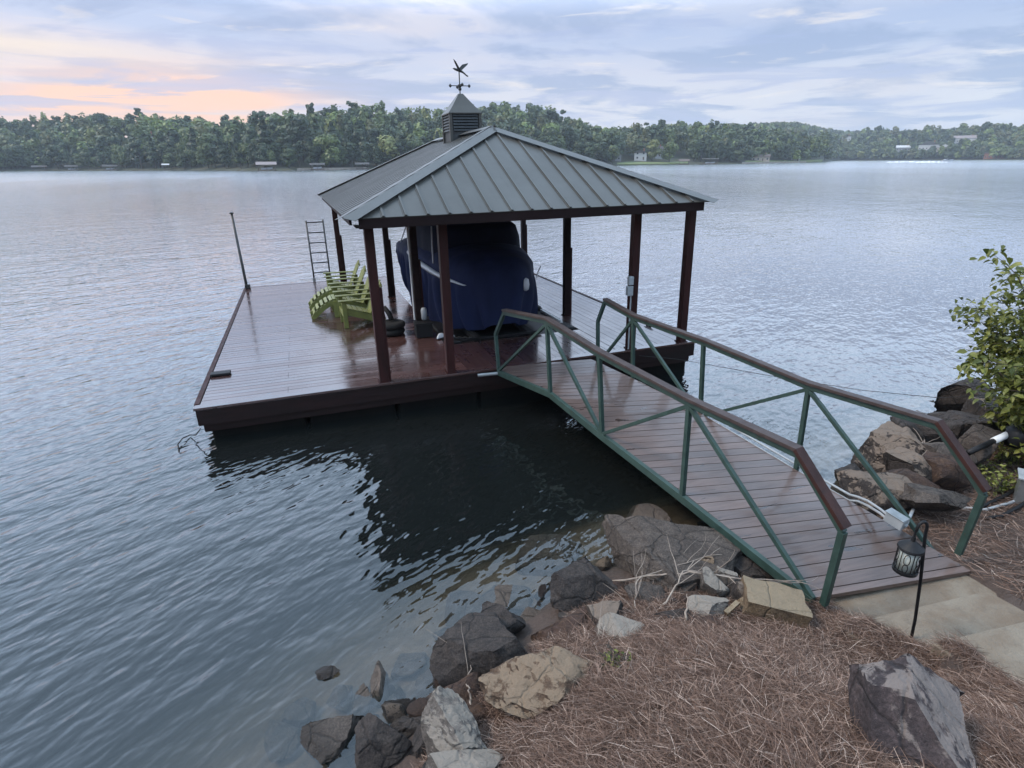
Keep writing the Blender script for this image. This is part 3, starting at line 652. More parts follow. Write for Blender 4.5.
for px, py, ln, lab in ((905,162.3,14,'white foam wake trailing across the far water right of the headland'), (930,162.5,10,'white foam churned up close behind the far speedboat')):
    c = at(px, py, 0); m_ = MB(); rg = random.Random(px)
    for i in range(46):
        k = rg.uniform(-1, 1); p = c+RT*(k*ln)+Vector((0, rg.uniform(-3, 3), 0)); r_ = rg.uniform(.4, 1.5)*(1-.5*abs(k))
        m_.lathe((p.x, p.y, -.1), [(r_, 0), (r_*.8, .35*r_+.15), (r_*.2, .6*r_+.25)], 7)
    tag(m_.build('boat_wake', M['foam']), lab, 'wake', kind='stuff')
c = at(947, 161.6, 0); r_ = bpy.data.objects.new('speedboat', None); COL.objects.link(r_); r_.location = c; r_.rotation_euler[2] = -YAW-.2; BASE[r_.name] = Vector((0,0,0))
tag(r_, 'white speedboat running across the far water ahead of its wake', 'boat')
hl = MB(); 
for p, q in (((-4,1.1),(2,1.1)),): pass
hl.slab([(-4,-1.2,1.3),(2,-1.2,1.5),(4.6,0,1.8),(2,1.2,1.5),(-4,1.2,1.3)], 1.4).build('hull', M['hull'], r_)
MB().prism([(-.4,1.4),(1.4,1.4),(.2,2.4)], -.9, .9).build('windscreen', M['windark'], r_)
MB().box(-2.6,-1.2,-.8,.8,1.3,1.9).build('seat', M['hull'], r_)
# ------------------------------------------------------------------ floating dock (dock coordinates: x along the near edge, y out into the lake, z up from the deck)
XL, XR, YB = -2.64, 5.62, 9.80
SX0, SX1, SY0 = 1.36, 4.06, 1.62           # the boat slip opens at the far side
dk = thing('floating_dock', 'dark red floating boat dock with wet deck boards, moored off the bank', 'dock', (1.5, 4, 0), dock=True)
def boards_x(m, x0, x1, y0, y1, p=.142, th=.036, gap=.011, j=True):
    y = y0
    while y < y1-.02:
        e = min(y+p-gap, y1); z = random.uniform(-.0015, .0015)
        cuts = [x0, x1] if (not j or x1-x0 < 3) else [x0, lerp(x0, x1, random.choice((.3, .5, .7))), x1]
        for a, b in zip(cuts[:-1], cuts[1:]): m.box(a+.002, b-.002, y, e, z-th, z)
        y += p
def boards_y(m, x0, x1, y0, y1, p=.142, th=.036, gap=.007):
    x = x0
    while x < x1-.02:
        e = min(x+p-gap, x1); z = random.uniform(-.0015, .0015); m.box(x, e, y0+.002, y1-.002, z-th, z); x += p
m = MB(); boards_x(m, XL+.05, SX0-.01, .145, YB-.145); m.build('deck_boards', M['deckx'], dk)
m = MB(); boards_y(m, SX0, SX1, .145, SY0-.01); m.build('deck_boards', M['decky'], dk)
m = MB(); boards_y(m, SX1+.01, XR-.05, .145, YB-.145); m.build('deck_boards', M['decky'], dk)
for bx_ in ((XL-.02, XR+.02, -.015, .138, -.034, .004), (XL-.02, SX0, YB-.138, YB+.015, -.034, .004), (SX1, XR+.02, YB-.138, YB+.015, -.034, .004)):
    MB().box(*bx_).build('border_board', M['deckx'], dk, bevel=.004)
for x_ in (XL-.03, XR-.043): MB().box(x_, x_+.073, .142, YB-.142, -.05, .012).build('edge_strip', M['redwood'], dk, bevel=.004)
m = MB(); m.box(XL, XR, 0, .045, -.27, -.038); m.box(XL, SX0-.05, YB-.045, YB, -.27, -.038); m.box(SX1+.05, XR, YB-.045, YB, -.27, -.038); m.box(XL, XL+.045, .047, YB-.047, -.27, -.038); m.box(XR-.045, XR, .047, YB-.047, -.27, -.038)
m.box(SX0-.045, SX0, SY0, YB-.05, -.25, -.038); m.box(SX1, SX1+.045, SY0, YB-.05, -.25, -.038); m.box(SX0-.04, SX1+.04, SY0-.045, SY0-.002, -.25, -.038)
m.build('rim_board', M['fascia'], dk, bevel=.004)
m = MB(); m.box(XL+.05, XR-.05, .07, .115, -.40, -.273); m.box(XL+.055, XL+.10, .12, YB-.12, -.40, -.273)
m.build('skirt_board', M['fascia'], dk, bevel=.003)
def floatbox(x0, x1, y0, y1): MB().box(x0, x1, y0, y1, -.78, -.30).build('float', M['float'], dk, bevel=.03)
for i in range(6): floatbox(XL+.12+i*1.36, XL+.12+i*1.36+1.30, .16, 1.36)
for i in range(6):
    for xa, xb in ((XL+.12, XL+1.4), (-.1, 1.28), (4.14, XR-.12)): floatbox(xa, xb, 1.46+i*1.38, 1.46+i*1.38+1.3)
# ------------------------------------------------------------------ gazebo: roof, posts, beams
gz = thing('gazebo', 'open gazebo with grey metal hip roof, louvred cupola and dark red posts on the dock', 'gazebo', (2.57, 4.2, 0), dock=True)
PX = {'a': 0., 'b': 1.06, 'c': 4.325, 'd': 5.38}
post_spots = [(0,.09),(1.06,.09),(4.325,.09),(5.38,.09),(1.06,2.62),(1.06,6.5),(4.325,2.82),(4.325,8.28),(0,8.28),(1.06,8.28),(5.38,8.28)]
for x, y in post_spots:
    if (x, y) in ((1.06, 8.28), (4.325, 8.28)): continue
    dkp = y > 1
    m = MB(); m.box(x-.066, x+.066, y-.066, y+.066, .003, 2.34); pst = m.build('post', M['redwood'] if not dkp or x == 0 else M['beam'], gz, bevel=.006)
    if dkp or x == 0:
        m = MB(); m.box(x+.068, x+.106, y-.05, y+.05, .004, 1.45); m.build('sister_board', M['redwood'], pst, bevel=.003)
    m = MB(); m.box(x-.085, x+.085, y-.085, y+.085, .0045, .018); m.build('post_foot', M['redwood'], pst)
m = MB()
for yy in (.09, 2.72, 8.28): m.box(-.066, 5.45, yy-.045, yy+.045, 2.342, 2.455)
for xx in (0, 1.06, 4.325, 5.38): m.box(xx-.044, xx+.044, .14, 8.23, 2.345, 2.45)
m.build('beam', M['beam'], gz)
EX0, EX1, EY0, EY1, EZ = -.31, 5.43, -.39, 8.74, 2.475
m = MB(); m.box(-.16, 5.28, EY0+.012, EY0+.05, 2.335, EZ-.012); m.build('fascia_board', M['beam'], gz)
m = MB(); m.box(EX0+.05, EX0+.085, EY0+.3, EY1-.1, 2.37, EZ-.02); m.box(EX1-.085, EX1-.05, EY0+.3, EY1-.1, 2.37, EZ-.02); m.box(-.2, 5.3, EY1-.06, EY1-.02, 2.36, EZ-.02); m.build('fascia_board', M['beam'], gz)
m = MB(); m.box(-.2, 5.3, EY0+.06, .04, 2.345, 2.36); m.build('soffit', M['beam'], gz)
RX, RY0, RY1, RZ = 2.59, 2.30, 6.85, 3.72
A0, A1, B0, B1 = (EX0,EY0,EZ), (EX1,EY0,EZ), (EX0,EY1,EZ), (EX1,EY1,EZ); F, K = (RX,RY0,RZ), (RX,RY1,RZ)
def ribbed(poly, kind):
    m = MB(); m.slab(poly, .012)
    n = (Vector(poly[1])-Vector(poly[0])).cross(Vector(poly[2])-Vector(poly[0])).normalized(); n = n if n.z > 0 else -n
    if kind in 'fb':
        y0 = EY0 if kind == 'f' else EY1; yr = RY0 if kind == 'f' else RY1
        for i in range(-1, 19):
            x = .17+.3048*i
            if not (EX0+.08 < x < EX1-.08): continue
            k = (x-EX0)/(RX-EX0) if x < RX else (EX1-x)/(EX1-RX)
            p = Vector((x, y0, EZ)); q = Vector((x, lerp(y0, yr, k*.985), lerp(EZ, RZ, k*.985)))
            m.bar(p+n*.011, q+n*.011, .030, .026, up=n); m.bar(p+n*.003, q+n*.003, .062, .010, up=n)
    else:
        x0 = EX0 if kind == 'l' else EX1; y = EY0+.25
        while y < EY1-.1:
            k = min(1, (y-EY0)/(RY0-EY0), (EY1-y)/(EY1-RY1))*.985
            p = Vector((x0, y, EZ)); q = Vector((lerp(x0, RX, k), y, lerp(EZ, RZ, k)))
            m.bar(p+n*.0085, q+n*.0085, .05, .006, up=n); y += .3048
    return m
for poly, kd in (((A0, A1, F), 'f'), ((B1, B0, K), 'b'), ((B0, A0, F, K), 'l'), ((A1, B1, K, F), 'r')):
    ribbed(poly, kd).build('roof_panel', M['roof'], gz)
def cap(p, q, n1, n2, wd=.17, ext=.08):
    p, q = Vector(p), Vector(q); d = (q-p).normalized(); p = p-d*ext
    m = MB()
    for n in (n1, n2):
        n = Vector(n).normalized(); sd = n.cross(d).normalized()
        o_ = Vector(n2 if n is n1 else n1)
        oth = Vector(n2).normalized() if (n-Vector(n1).normalized()).length < 1e-6 else Vector(n1).normalized()
        if sd.dot(oth) > 0: sd = -sd
        lift = .05
        a, b = p+n*lift, q+n*lift
        m.slab([a, b, b+sd*wd-d*wd*.7, a+sd*wd+d*.04], .004)
        m.slab([a+sd*wd, a+sd*wd+d*.01, b+sd*wd-d*wd*.7, b+sd*wd-d*wd*.7-n*.012, a+sd*wd-n*.012], .003) if False else None
    return m
def nrm(poly): n = (Vector(poly[1])-Vector(poly[0])).cross(Vector(poly[2])-Vector(poly[0])).normalized(); return n if n.z > 0 else -n
nf, nb_, nl, nr = nrm((A0,A1,F)), nrm((B1,B0,K)), nrm((B0,A0,F)), nrm((A1,B1,K))
for p, q, n1, n2 in ((A0,F,nf,nl),(A1,F,nf,nr),(B0,K,nb_,nl),(B1,K,nb_,nr)): cap(p, q, n1, n2).build('hip_cap', M['roofcap'], gz)
cap((RX,RY0-.02,RZ+.006), (RX,RY1,RZ+.006), nl, nr, .16, .06).build('ridge_cap', M['roofcap'], gz)
# cupola: a part of the gazebo, with louvres, its own little roof and weathervane rod
CX, CY, CW = 2.585, 4.37, .30
m = MB(); m.box(CX-CW, CX+CW, CY-CW, CY+CW, 3.42, 4.12); cu = m.build('cupola', M['louvre'], gz)
m = MB()
for i in range(6):
    z = 3.80+i*.055
    for sx, sy in ((0,-1),(0,1),(-1,0),(1,0)):
        if sy: m.add([(CX-CW+.04, CY+sy*(CW+.002), z+.045),(CX+CW-.04, CY+sy*(CW+.002), z+.045),(CX+CW-.04, CY+sy*(CW+.035), z),(CX-CW+.04, CY+sy*(CW+.035), z),
                     (CX-CW+.04, CY+sy*(CW+.002), z+.035),(CX+CW-.04, CY+sy*(CW+.002), z+.035),(CX+CW-.04, CY+sy*(CW+.035), z-.010),(CX-CW+.04, CY+sy*(CW+.035), z-.010)],
                     [(0,1,2,3),(7,6,5,4),(0,4,5,1),(1,5,6,2),(2,6,7,3),(3,7,4,0)])
        else: m.add([(CX+sx*(CW+.002), CY-CW+.04, z+.045),(CX+sx*(CW+.002), CY+CW-.04, z+.045),(CX+sx*(CW+.035), CY+CW-.04, z),(CX+sx*(CW+.035), CY-CW+.04, z),
                     (CX+sx*(CW+.002), CY-CW+.04, z+.035),(CX+sx*(CW+.002), CY+CW-.04, z+.035),(CX+sx*(CW+.035), CY+CW-.04, z-.010),(CX+sx*(CW+.035), CY-CW+.04, z-.010)],
                     [(0,1,2,3),(7,6,5,4),(0,4,5,1),(1,5,6,2),(2,6,7,3),(3,7,4,0)])
m.build('louvres', M['louvre'], cu)
m = MB()
for sx in (-1, 1):
    for sy in (-1, 1): x, y = CX+sx*(CW+.012), CY+sy*(CW+.012); m.box(x-.028, x+.028, y-.028, y+.028, 3.5, 4.125)
m.build('corner_trim', M['roof'], cu)
e = CW+.05; m = MB(); b4 = [(CX-e,CY-e,4.13),(CX+e,CY-e,4.13),(CX+e,CY+e,4.13),(CX-e,CY+e,4.13)]; s4 = .045; t4 = [(CX-s4,CY-s4,4.51),(CX+s4,CY-s4,4.51),(CX+s4,CY+s4,4.51),(CX-s4,CY+s4,4.51)]
e2 = CW*.76; mid4 = [(CX-e2,CY-e2,4.27),(CX+e2,CY-e2,4.27),(CX+e2,CY+e2,4.27),(CX-e2,CY+e2,4.27)]
m.add(b4+mid4+t4, [(0,1,5,4),(1,2,6,5),(2,3,7,6),(3,0,4,7),(4,5,9,8),(5,6,10,9),(6,7,11,10),(7,4,8,11),(8,9,10,11),(3,2,1,0)]); m.box(CX-e, CX+e, CY-e, CY+e, 4.112, 4.128)
m.build('cupola_roof', M['roof'], cu)
# weathervane: an eagle over a compass cross, its own thing on the peak
wvn = thing('weathervane', 'dark metal weathervane with a spread winged eagle on top of the cupola', 'weathervane', (CX, CY, 4.53), dock=True)
m = MB(); m.tube([(CX,CY,4.5),(CX,CY,4.93)], .012, 8); m.lathe((CX,CY,4.60), [(.004,-.04),(.03,-.02),(.036,0),(.03,.02),(.004,.04)], 12); m.build('rod', M['darkmetal'], wvn)
m = MB(); zc_ = 4.66; m.tube([(CX-.19,CY,zc_),(CX+.19,CY,zc_)], .008, 6); m.tube([(CX,CY-.19,zc_),(CX,CY+.19,zc_)], .008, 6)
for dx, dy in ((-.2,0),(.2,0),(0,-.2),(0,.2)): m.lathe((CX+dx,CY+dy,zc_), [(.004,-.035),(.028,-.015),(.03,0.01),(.004,.035)], 8)
m.lathe((CX,CY,zc_), [(.004,-.04),(.04,-.02),(.04,.02),(.004,.04)], 12); m.build('compass_arms', M['darkmetal'], wvn)
m = MB(); ez = 4.94
m.tube([(CX-.13,CY,ez+.035),(CX-.10,CY,ez+.03),(CX-.04,CY,ez+.01),(CX+.06,CY,ez-.02),(CX+.13,CY,ez-.06)], [.006,.018,.026,.022,.010], 10)
m.add([(CX+.09,CY-.03,ez-.04),(CX+.18,CY-.04,ez-.10),(CX+.18,CY+.04,ez-.10),(CX+.09,CY+.03,ez-.04),(CX+.09,CY-.03,ez-.05),(CX+.18,CY-.04,ez-.11),(CX+.18,CY+.04,ez-.11),(CX+.09,CY+.03,ez-.05)], [(0,1,2,3),(7,6,5,4),(0,4,5,1),(1,5,6,2),(2,6,7,3),(3,7,4,0)])
m.build('eagle_body', M['darkmetal'], wvn, smooth=True)
def wing(tip, sgn):
    m = MB(); r0 = Vector((CX-.03, CY+sgn*.02, ez+.01)); r1 = Vector((CX+.04, CY+sgn*.02, ez-.01)); T = Vector(tip)
    k1 = r0.lerp(T, .55)+Vector((-.02,0,.03)); k2 = r1.lerp(T, .45)+Vector((.01,0,.0)); k3 = r1.lerp(T, .78)+Vector((.018,0,.0))
    m.slab([r0, k1, T, k3, k2, r1], .008) if False else None
    P = [r0, k1, T, k3, k2, r1]; n = (P[1]-P[0]).cross(P[4]-P[0]).normalized()*.006
    N_ = len(P); m.add([p+n for p in P]+[p-n for p in P], [tuple(range(N_)), tuple(reversed(range(N_, 2*N_)))]+[(i, i+N_, (i+1)%N_+N_, (i+1)%N_) for i in range(N_)])
    return m.build('wing', M['darkmetal'], wvn)
wing((CX-.13, CY-.08, ez+.20), -1); wing((CX+.22, CY+.08, ez+.15), 1)
# ------------------------------------------------------------------ boat on its lift in the slip
BC = 2.56
bt = thing('covered_boat', 'motorboat under a navy canvas cover in the slip beneath the gazebo roof', 'boat', (BC, 4.8, 0), dock=True)
# stations along the boat: y, half width at hem, half width at rail, z hem, z rail, z crown
ST = [(1.88,.16,.30,.20,.98,1.08),(1.98,.38,.52,.12,1.04,1.30),(2.2,.58,.72,.07,1.12,1.46),(2.6,.80,.92,.05,1.17,1.56),(3.1,.93,1.05,.04,1.20,1.60),(3.7,1.02,1.14,.04,1.22,1.62),(4.3,1.06,1.19,.04,1.23,1.62),
      (5.4,1.03,1.19,.06,1.24,1.62),(6.4,.92,1.17,.12,1.24,1.56),(7.2,.72,1.14,.25,1.22,1.46),(7.9,.48,1.06,.45,1.18,1.34),(8.4,.26,.86,.65,1.12,1.22),(8.7,.10,.50,.85,1.02,1.06)]
def ring(y, hb, hr, zb, zr, zc):
    P = []
    for k in np.linspace(0, 1, 7): P.append((lerp(hb, hr, math.sin(k*math.pi/2)**.8), lerp(zb, zr-.10, k)))
    for k in np.linspace(.12, 1, 9): th = k*math.pi/2; P.append((hr*math.cos(th)**.75 if k < 1 else 0, lerp(zr-.02, zc, math.sin(th))))
    full = [(x, z) for x, z in P]+[(-x, z) for x, z in reversed(P[:-1])]
    out = []
    for i, (x, z) in enumerate(full):
        fold = (.10*math.sin(y*8+z*1.5)+.10*math.sin(y*21+2.*math.sin(y*5)))*(1.25-z) if z < zr-.1 else .008*math.sin(y*6+i*.7)
        out.append((BC+x*(1+fold/max(.3, abs(hr))), y, z+(.010*math.sin(y*11) if z <= zb+.01 else 0)))
    return out
ys_ = [s[0] for s in ST]; YY = list(np.concatenate([np.linspace(1.88, 2.3, 8), np.arange(2.34, 8.2, .045), np.linspace(8.25, 8.7, 6)]))
rings = []
for y in YY: rings.append(ring(y, *[float(np.interp(y, ys_, [s[k] for s in ST])) for k in range(1, 6)]))
m = MB(); n = len(rings[0]); m.v = [p for r_ in rings for p in r_]
m.f = [(i*n+j, i*n+j+1, (i+1)*n+j+1, (i+1)*n+j) for i in range(len(rings)-1) for j in range(n-1)]
m.f += [tuple(range(n)), tuple(reversed(range((len(rings)-1)*n, len(rings)*n)))]
m.build('cover', M['navy'], bt, smooth=True)
m = MB()                                          # white gunwale left bare where the cover has slipped on the near left side
pts = []
for y in np.linspace(2.12, 4.9, 30):
    hr = float(np.interp(y, ys_, [s[2] for s in ST])); zr = float(np.interp(y, ys_, [s[4] for s in ST])); k = (y-2.12)/2.78; wdt = .012+.10*math.sin(min(1, k*2.2)*math.pi/2)
    z = lerp(.98, 1.32, k**.8); pts.append((y, hr, z, wdt))
for y, hr, z, wdt in pts: m.v += [(BC-hr*1.04-.012, y, z-wdt*.5), (BC-hr*1.04-.035, y, z), (BC-hr*1.0-.035, y, z+wdt*.5), (BC-hr*.90, y, z)]
m.f = [(i*4+j, i*4+(j+1)%4, (i+1)*4+(j+1)%4, (i+1)*4+j) for i in range(len(pts)-1) for j in range(4)]
m.build('gunwale', M['hull'], bt, smooth=True)
m = MB()                                          # tower and bimini wrapped in a second, darker cover
TW = [(3.25,.72,.62,1.40,1.88),(3.5,.98,.90,1.38,1.97),(4.6,1.04,.98,1.38,2.00),(6.0,1.02,.98,1.38,1.98),(6.5,.9,.85,1.38,1.9)]
tr_ = []
for y in np.linspace(3.25, 6.5, 30):
    h0, h1, z0, z1 = [float(np.interp(y, [s[0] for s in TW], [s[k] for s in TW])) for k in range(1, 5)]; f_ = .018*math.sin(y*8)
    tr_.append([(BC-h0-f_, y, z0), (BC-h0+.02-f_, y, lerp(z0, z1, .5)), (BC-h1, y, z1-.07), (BC-h1*.9, y, z1), (BC, y, z1+.02+.008*math.sin(y*7)), (BC+h1*.9, y, z1), (BC+h1, y, z1-.07), (BC+h0-.02+f_, y, lerp(z0, z1, .5)), (BC+h0+f_, y, z0)])
m.v = [p for r_ in tr_ for p in r_]; m.f = [(i*9+j, i*9+j+1, (i+1)*9+j+1, (i+1)*9+j) for i in range(29) for j in range(8)]+[tuple(range(9)), tuple(reversed(range(29*9, 30*9)))]
m.build('tower_cover', M['navydark'], bt, smooth=True)
for sx in (-1,):
    MB().tube([(BC+sx*1.08,2.95,1.32),(BC+sx*.95,3.5,1.97)], .014, 6).build('tie_strap', M['hull'], bt); MB().tube([(BC+sx*1.08,6.9,1.32),(BC+sx*.9,6.5,1.9)], .014, 6).build('tie_strap', M['hull'], bt)
m = MB(); m.lathe((BC+.52, 2.00, .92), [(.01,-.13),(.06,-.10),(.075,0),(.06,.10),(.01,.13)], 14); m.build('fender', M['hull'], bt, smooth=True)
m = MB(); m.tube([(BC+.78,2.10,1.00),(BC+.83,2.12,1.12),(BC+.90,2.16,1.22)], .012, 6); m.build('grab_strap', M['hull'], bt)
lf = thing('boat_lift', 'black boat lift frame with dark tanks along both sides of the slip', 'boat lift', (BC, 3, 0), dock=True)
for x0, x1 in ((SX0+.03, SX0+.32), (SX1-.30, SX1-.03)): MB().box(x0, x1, 1.72, 4.2 if x0 < 2 else 7.6, -.36, .03).build('tank', M['black'], lf, bevel=.03)
MB().box(SX0+.34, SX1-.32, 1.68, 2.9, -.30, -.06).build('crossbeam', M['black'], lf, bevel=.01)  # near one is a wide dark slab, added to hide bright water glints
MB().box(SX0+.34, SX1-.32, 5.8, 6.0, -.28, -.06).build('crossbeam', M['black'], lf, bevel=.01)
for x in (BC-.55, BC+.55): MB().bar((x, 1.8, -.02), (x, 7.4, -.02), .12, .08).build('bunk', M['rubber'], lf)
MB().bar((SX1-.17, 2.1, .065), (SX1-.17, 3.2, .065), .05, .05).build('side_rail', M['whitepvc'], lf)
MB().bar((BC-.9, 1.72, .03), (BC+.7, 1.66, .05), .05, .04).build('front_rail', M['black'], lf)
m = MB(); m.lathe((SX1-.17, 3.42, .03), [(.09,0),(.10,.04),(.07,.09),(.02,.11)], 14); m.build('pump_cap', M['black'], lf)
pb = thing('lift_control_box', 'black box at the foot of the second row gazebo post by the slip', 'box', (.98, 2.48, 0), dock=True)
MB().box(.93, 1.25, 2.28, 2.545, .004, .26).build('case', M['black'], pb, bevel=.012)
MB().box(.915, 1.265, 2.265, 2.545, .262, .29).build('lid', M['black'], pb, bevel=.008)
m = MB(); m.lathe((1.14, 2.50, .42), [(.03,-.12),(.055,-.10),(.06,.08),(.045,.12),(.01,.13)], 14)
tag(m.build('motor_canister', M['greyplastic'], base=(1.14,2.50,.3), dock=True, smooth=True), 'small grey canister strapped low on the gazebo post above the black box', 'canister')
m = MB(); m.tube([(.965,2.60,.3),(.965,2.60,2.33)], .016, 8)
tag(m.build('conduit_pipe', M['whitepvc'], base=(.965,2.6,0), dock=True), 'thin white conduit running up the left face of the second row gazebo post', 'pipe')
tr2 = thing('tyre_stack', 'low stack of black rubber tyres on the deck behind the front left post', 'tyres', (.52, 2.86, 0), dock=True)
for k in range(2):
    m = MB(); m.lathe((.52+.02*k, 2.86, .004+k*.125), [(.17,.01),(.22,0),(.262,.02),(.275,.06),(.262,.10),(.22,.12),(.17,.11)], 26); m.build('tyre', M['rubber'], tr2, smooth=True)
m = MB(); m.tube([(.42,3.1,.27),(.40,3.08,.42),(.46,3.0,.50),(.52,2.95,.40),(.56,2.9,.27)], .05, 8)
tag(m.build('coiled_hose', M['rubber'], base=(.5,3,.25), dock=True, smooth=True), 'black coiled hose heaped on top of the tyres', 'hose')
rs = random.Random(4)
for i, (x, y, lab) in enumerate(((1.38,2.12,'white and grey shoe lying beside the black box, farther from the camera'), (1.52,2.0,'white and grey shoe lying beside the boat cover hem, nearer the camera'))):
    s_ = thing('shoe', lab, 'shoe', (x, y, 0), 'shoes by the slip', dock=True)
    m = MB(); L = [(-.14,.035,.02),(-.08,.045,.09),(0,.045,.085),(.07,.05,.055),(.13,.035,.02)]
    m.v = []; 
    for k, hw, hz in L:
        for th in np.linspace(0, math.pi, 7): m.v.append((x+k*.8+hw*math.cos(th)*.2, y+hw*math.cos(th)+k*.5, .025+hz*math.sin(th)))
    m.f = [(a*7+b, a*7+b+1, (a+1)*7+b+1, (a+1)*7+b) for a in range(4) for b in range(6)]+[tuple(range(7)), tuple(reversed(range(28, 35)))]
    m.build('upper', M['hull'], s_, smooth=True); MB().bar((x-.11, y-.07, .016), (x+.10, y+.065, .016), .085, .022).build('sole', M['black'], s_, bevel=.005)
m = MB()
for k in range(5): m.tube([(1.38+.1*k, 1.98-.05*k, .02), (1.46+.1*k, 1.92-.04*k, .06+.02*rs.random()), (1.55+.1*k, 1.9-.05*k, .02)], .02, 7)
tag(m.build('mooring_line', M['rubber'], base=(1.6,1.8,0), dock=True, smooth=True), 'dark mooring line heaped at the slip edge below the boat cover', 'rope')
# ------------------------------------------------------------------ adirondack chairs and footrests (facing the open lake on the left)
def chair(lab):
    c = thing('adirondack_chair', lab, 'chair', (0,0,0), 'green deck chairs in a row', dock=False); c.matrix_world = Matrix()
    L = M['lime']
    # chair faces -x; width along y
    for s in (-1, 1):
        m = MB(); m.box(-.40, -.31, s*.30-.018, s*.30+.018, .002, .56); m.build('leg', L, c, bevel=.004)          # front leg
        m = MB(); m.bar((-.36, s*.265, .345), (.46, s*.265, .07), .034, .12, up=(0,0,1)); m.build('side_rail', L, c, bevel=.004)
        m = MB(); m.slab([(-.46, s*.29-.07, .585), (-.46, s*.29+.07, .585), (.34, s*.29+.06, .575), (.34, s*.29-.05, .575)], .022); m.build('armrest', L, c, bevel=.004)
        m = MB(); m.bar((.30, s*.25, .17), (.34, s*.25, .56), .034, .07, up=(1,0,0)); m.build('arm_support', L, c, bevel=.003)
    m = MB()
    for i in range(6): x = -.36+i*.098; z = .405-i*.030; m.bar((x+.04, -.27, z), (x+.04, .27, z), .085, .02, up=(.3,0,1))
    m.build('seat', L, c, bevel=.003)
    m = MB()
    for i in range(5):
        y = (i-2)*.112; h = .80-.035*(i-2)**2; a = Vector((.16, y*.92, .22)); d = Vector((.42, 0, .91)).normalized(); m.bar(a, a+d*h*.93+Vector((0, y*.12, 0)), .098, .02, up=(-.91,0,.42))
    m.build('backrest', L, c, bevel=.003)
    m = MB(); m.bar((.262,-.26,.40),(.262,.26,.40), .02, .07, up=(0,0,1)); m.bar((.455,-.22,.80),(.455,.22,.80), .02, .07, up=(0,0,1)); m.build('back_brace', L, c)
    m = MB(); m.bar((-.385,-.285,.30),(-.385,.285,.30), .02, .11, up=(0,0,1)); m.build('front_apron', L, c)
    return c
def put(o, x, y, z=0, rz=0): o.matrix_world = DOCK @ Matrix.Translation((x, y, z)) @ Matrix.Rotation(rz, 4, 'Z')
ch0 = chair('lime green slatted deck chair nearest the camera, first of the row of four')
CH = [(.06, 3.98, .05, None), (.02, 5.06, .03, 'lime green slatted deck chair, second of the row counting from the camera'),
      (-.02, 6.14, .02, 'lime green slatted deck chair, third of the row counting from the camera'), (-.06, 7.22, .0, 'lime green slatted deck chair farthest from the camera, next to the back left post')]
for i, (x, y, rz, lab) in enumerate(CH):
    o = ch0 if i == 0 else copy_tree(ch0)
    if lab: o['label'] = lab
    put(o, x, y, .003, rz)
def footrest(lab):
    c = thing('footrest', lab, 'footrest', (0,0,0), 'green slatted footrests'); L = M['lime']
    arc = [(-.34,.055),(-.24,.19),(-.12,.28),(0,.345),(.12,.385),(.20,.40)]
    for s in (-1, 1):
        m = MB()
        top = [(x, z) for x, z in arc]; bot = [(x+.06, z-.09) for x, z in reversed(arc)]; bot[-1] = (-.30, .0); top[0] = (-.37, .0); top.insert(1, (-.38, .06))
        m.prism(top+bot, s*.25-.017, s*.25+.017); m.build('side_rail', L, c, bevel=.003)
        m = MB(); m.box(.12, .20, s*.285-.017, s*.285+.017, .002, .37); m.build('leg', L, c, bevel=.003)
    m = MB()
    for i in range(6):
        k = (i+.6)/6*4.9; j = int(k); f = k-j; x = lerp(arc[j][0], arc[j+1][0], f); z = lerp(arc[j][1], arc[j+1][1], f); tx, tz = arc[j+1][0]-arc[j][0], arc[j+1][1]-arc[j][1]
        m.bar((x-.01, -.27, z+.016), (x-.01, .27, z+.016), .068, .02, up=(-tz, 0, tx))
    m.build('slats', L, c, bevel=.003)
    return c
f0 = footrest('lime green curved footrest, the nearer of the two before the deck chairs'); put(f0, -.58, 5.05, .003, .03)
f1 = copy_tree(f0); f1['label'] = 'lime green curved footrest, the farther of the two before the deck chairs'; put(f1, -.60, 6.14, .003, .02)
# ------------------------------------------------------------------ small things on the dock
ld = thing('swim_ladder', 'grey metal swim ladder standing up behind the far edge of the dock', 'ladder', (-.5, 9.84, 0), dock=True)
for x in (-.74, -.27): MB().tube([(x, 9.86, -.9), (x, 9.86, 1.76)], .024, 8).build('side_rail', M['darkmetal'], ld, smooth=True)
for i in range(9): MB().bar((-.74, 9.86, 1.70-i*.29), (-.27, 9.86, 1.70-i*.29), .06, .03).build('rung', M['darkmetal'], ld)
for x in (-.74, -.27): MB().box(x-.04, x+.04, 9.78, 9.84, -.05, .10).build('bracket', M['steel'], ld)
pl_ = thing('mooring_pole', 'thin dark pole standing at the far left corner of the dock', 'pole', (-2.56, 9.5, 0), dock=True)
MB().tube([(-2.56, 9.5, -1.2), (-2.63, 9.5, 2.05)], [.045, .03], 10).build('shaft', M['darkmetal'], pl_, smooth=True)
m = MB(); m.lathe((-2.632, 9.5, 2.05), [(.03,0),(.06,.01),(.06,.035),(.02,.05)], 12); m.build('cap', M['darkmetal'], pl_)
MB().box(-2.63, -2.49, 9.43, 9.57, .005, .12).build('bracket', M['darkmetal'], pl_, bevel=.01)
def cleat(x, y, lab, rz):
    c = thing('dock_cleat', lab, 'cleat', (x, y, 0), 'dark mooring cleats', dock=True); d = Vector((math.cos(rz), math.sin(rz), 0))
    for k in (-.05, .05): m = MB(); m.lathe((x+d.x*k, y+d.y*k, .004), [(.035,0),(.022,.02),(.02,.05)], 10); m.build('stem', M['black'], c)
    MB().tube([Vector((x, y, .058))+d*k for k in (-.15, -.08, .08, .15)], [.012, .022, .022, .012], 8).build('horn', M['black'], c, smooth=True)
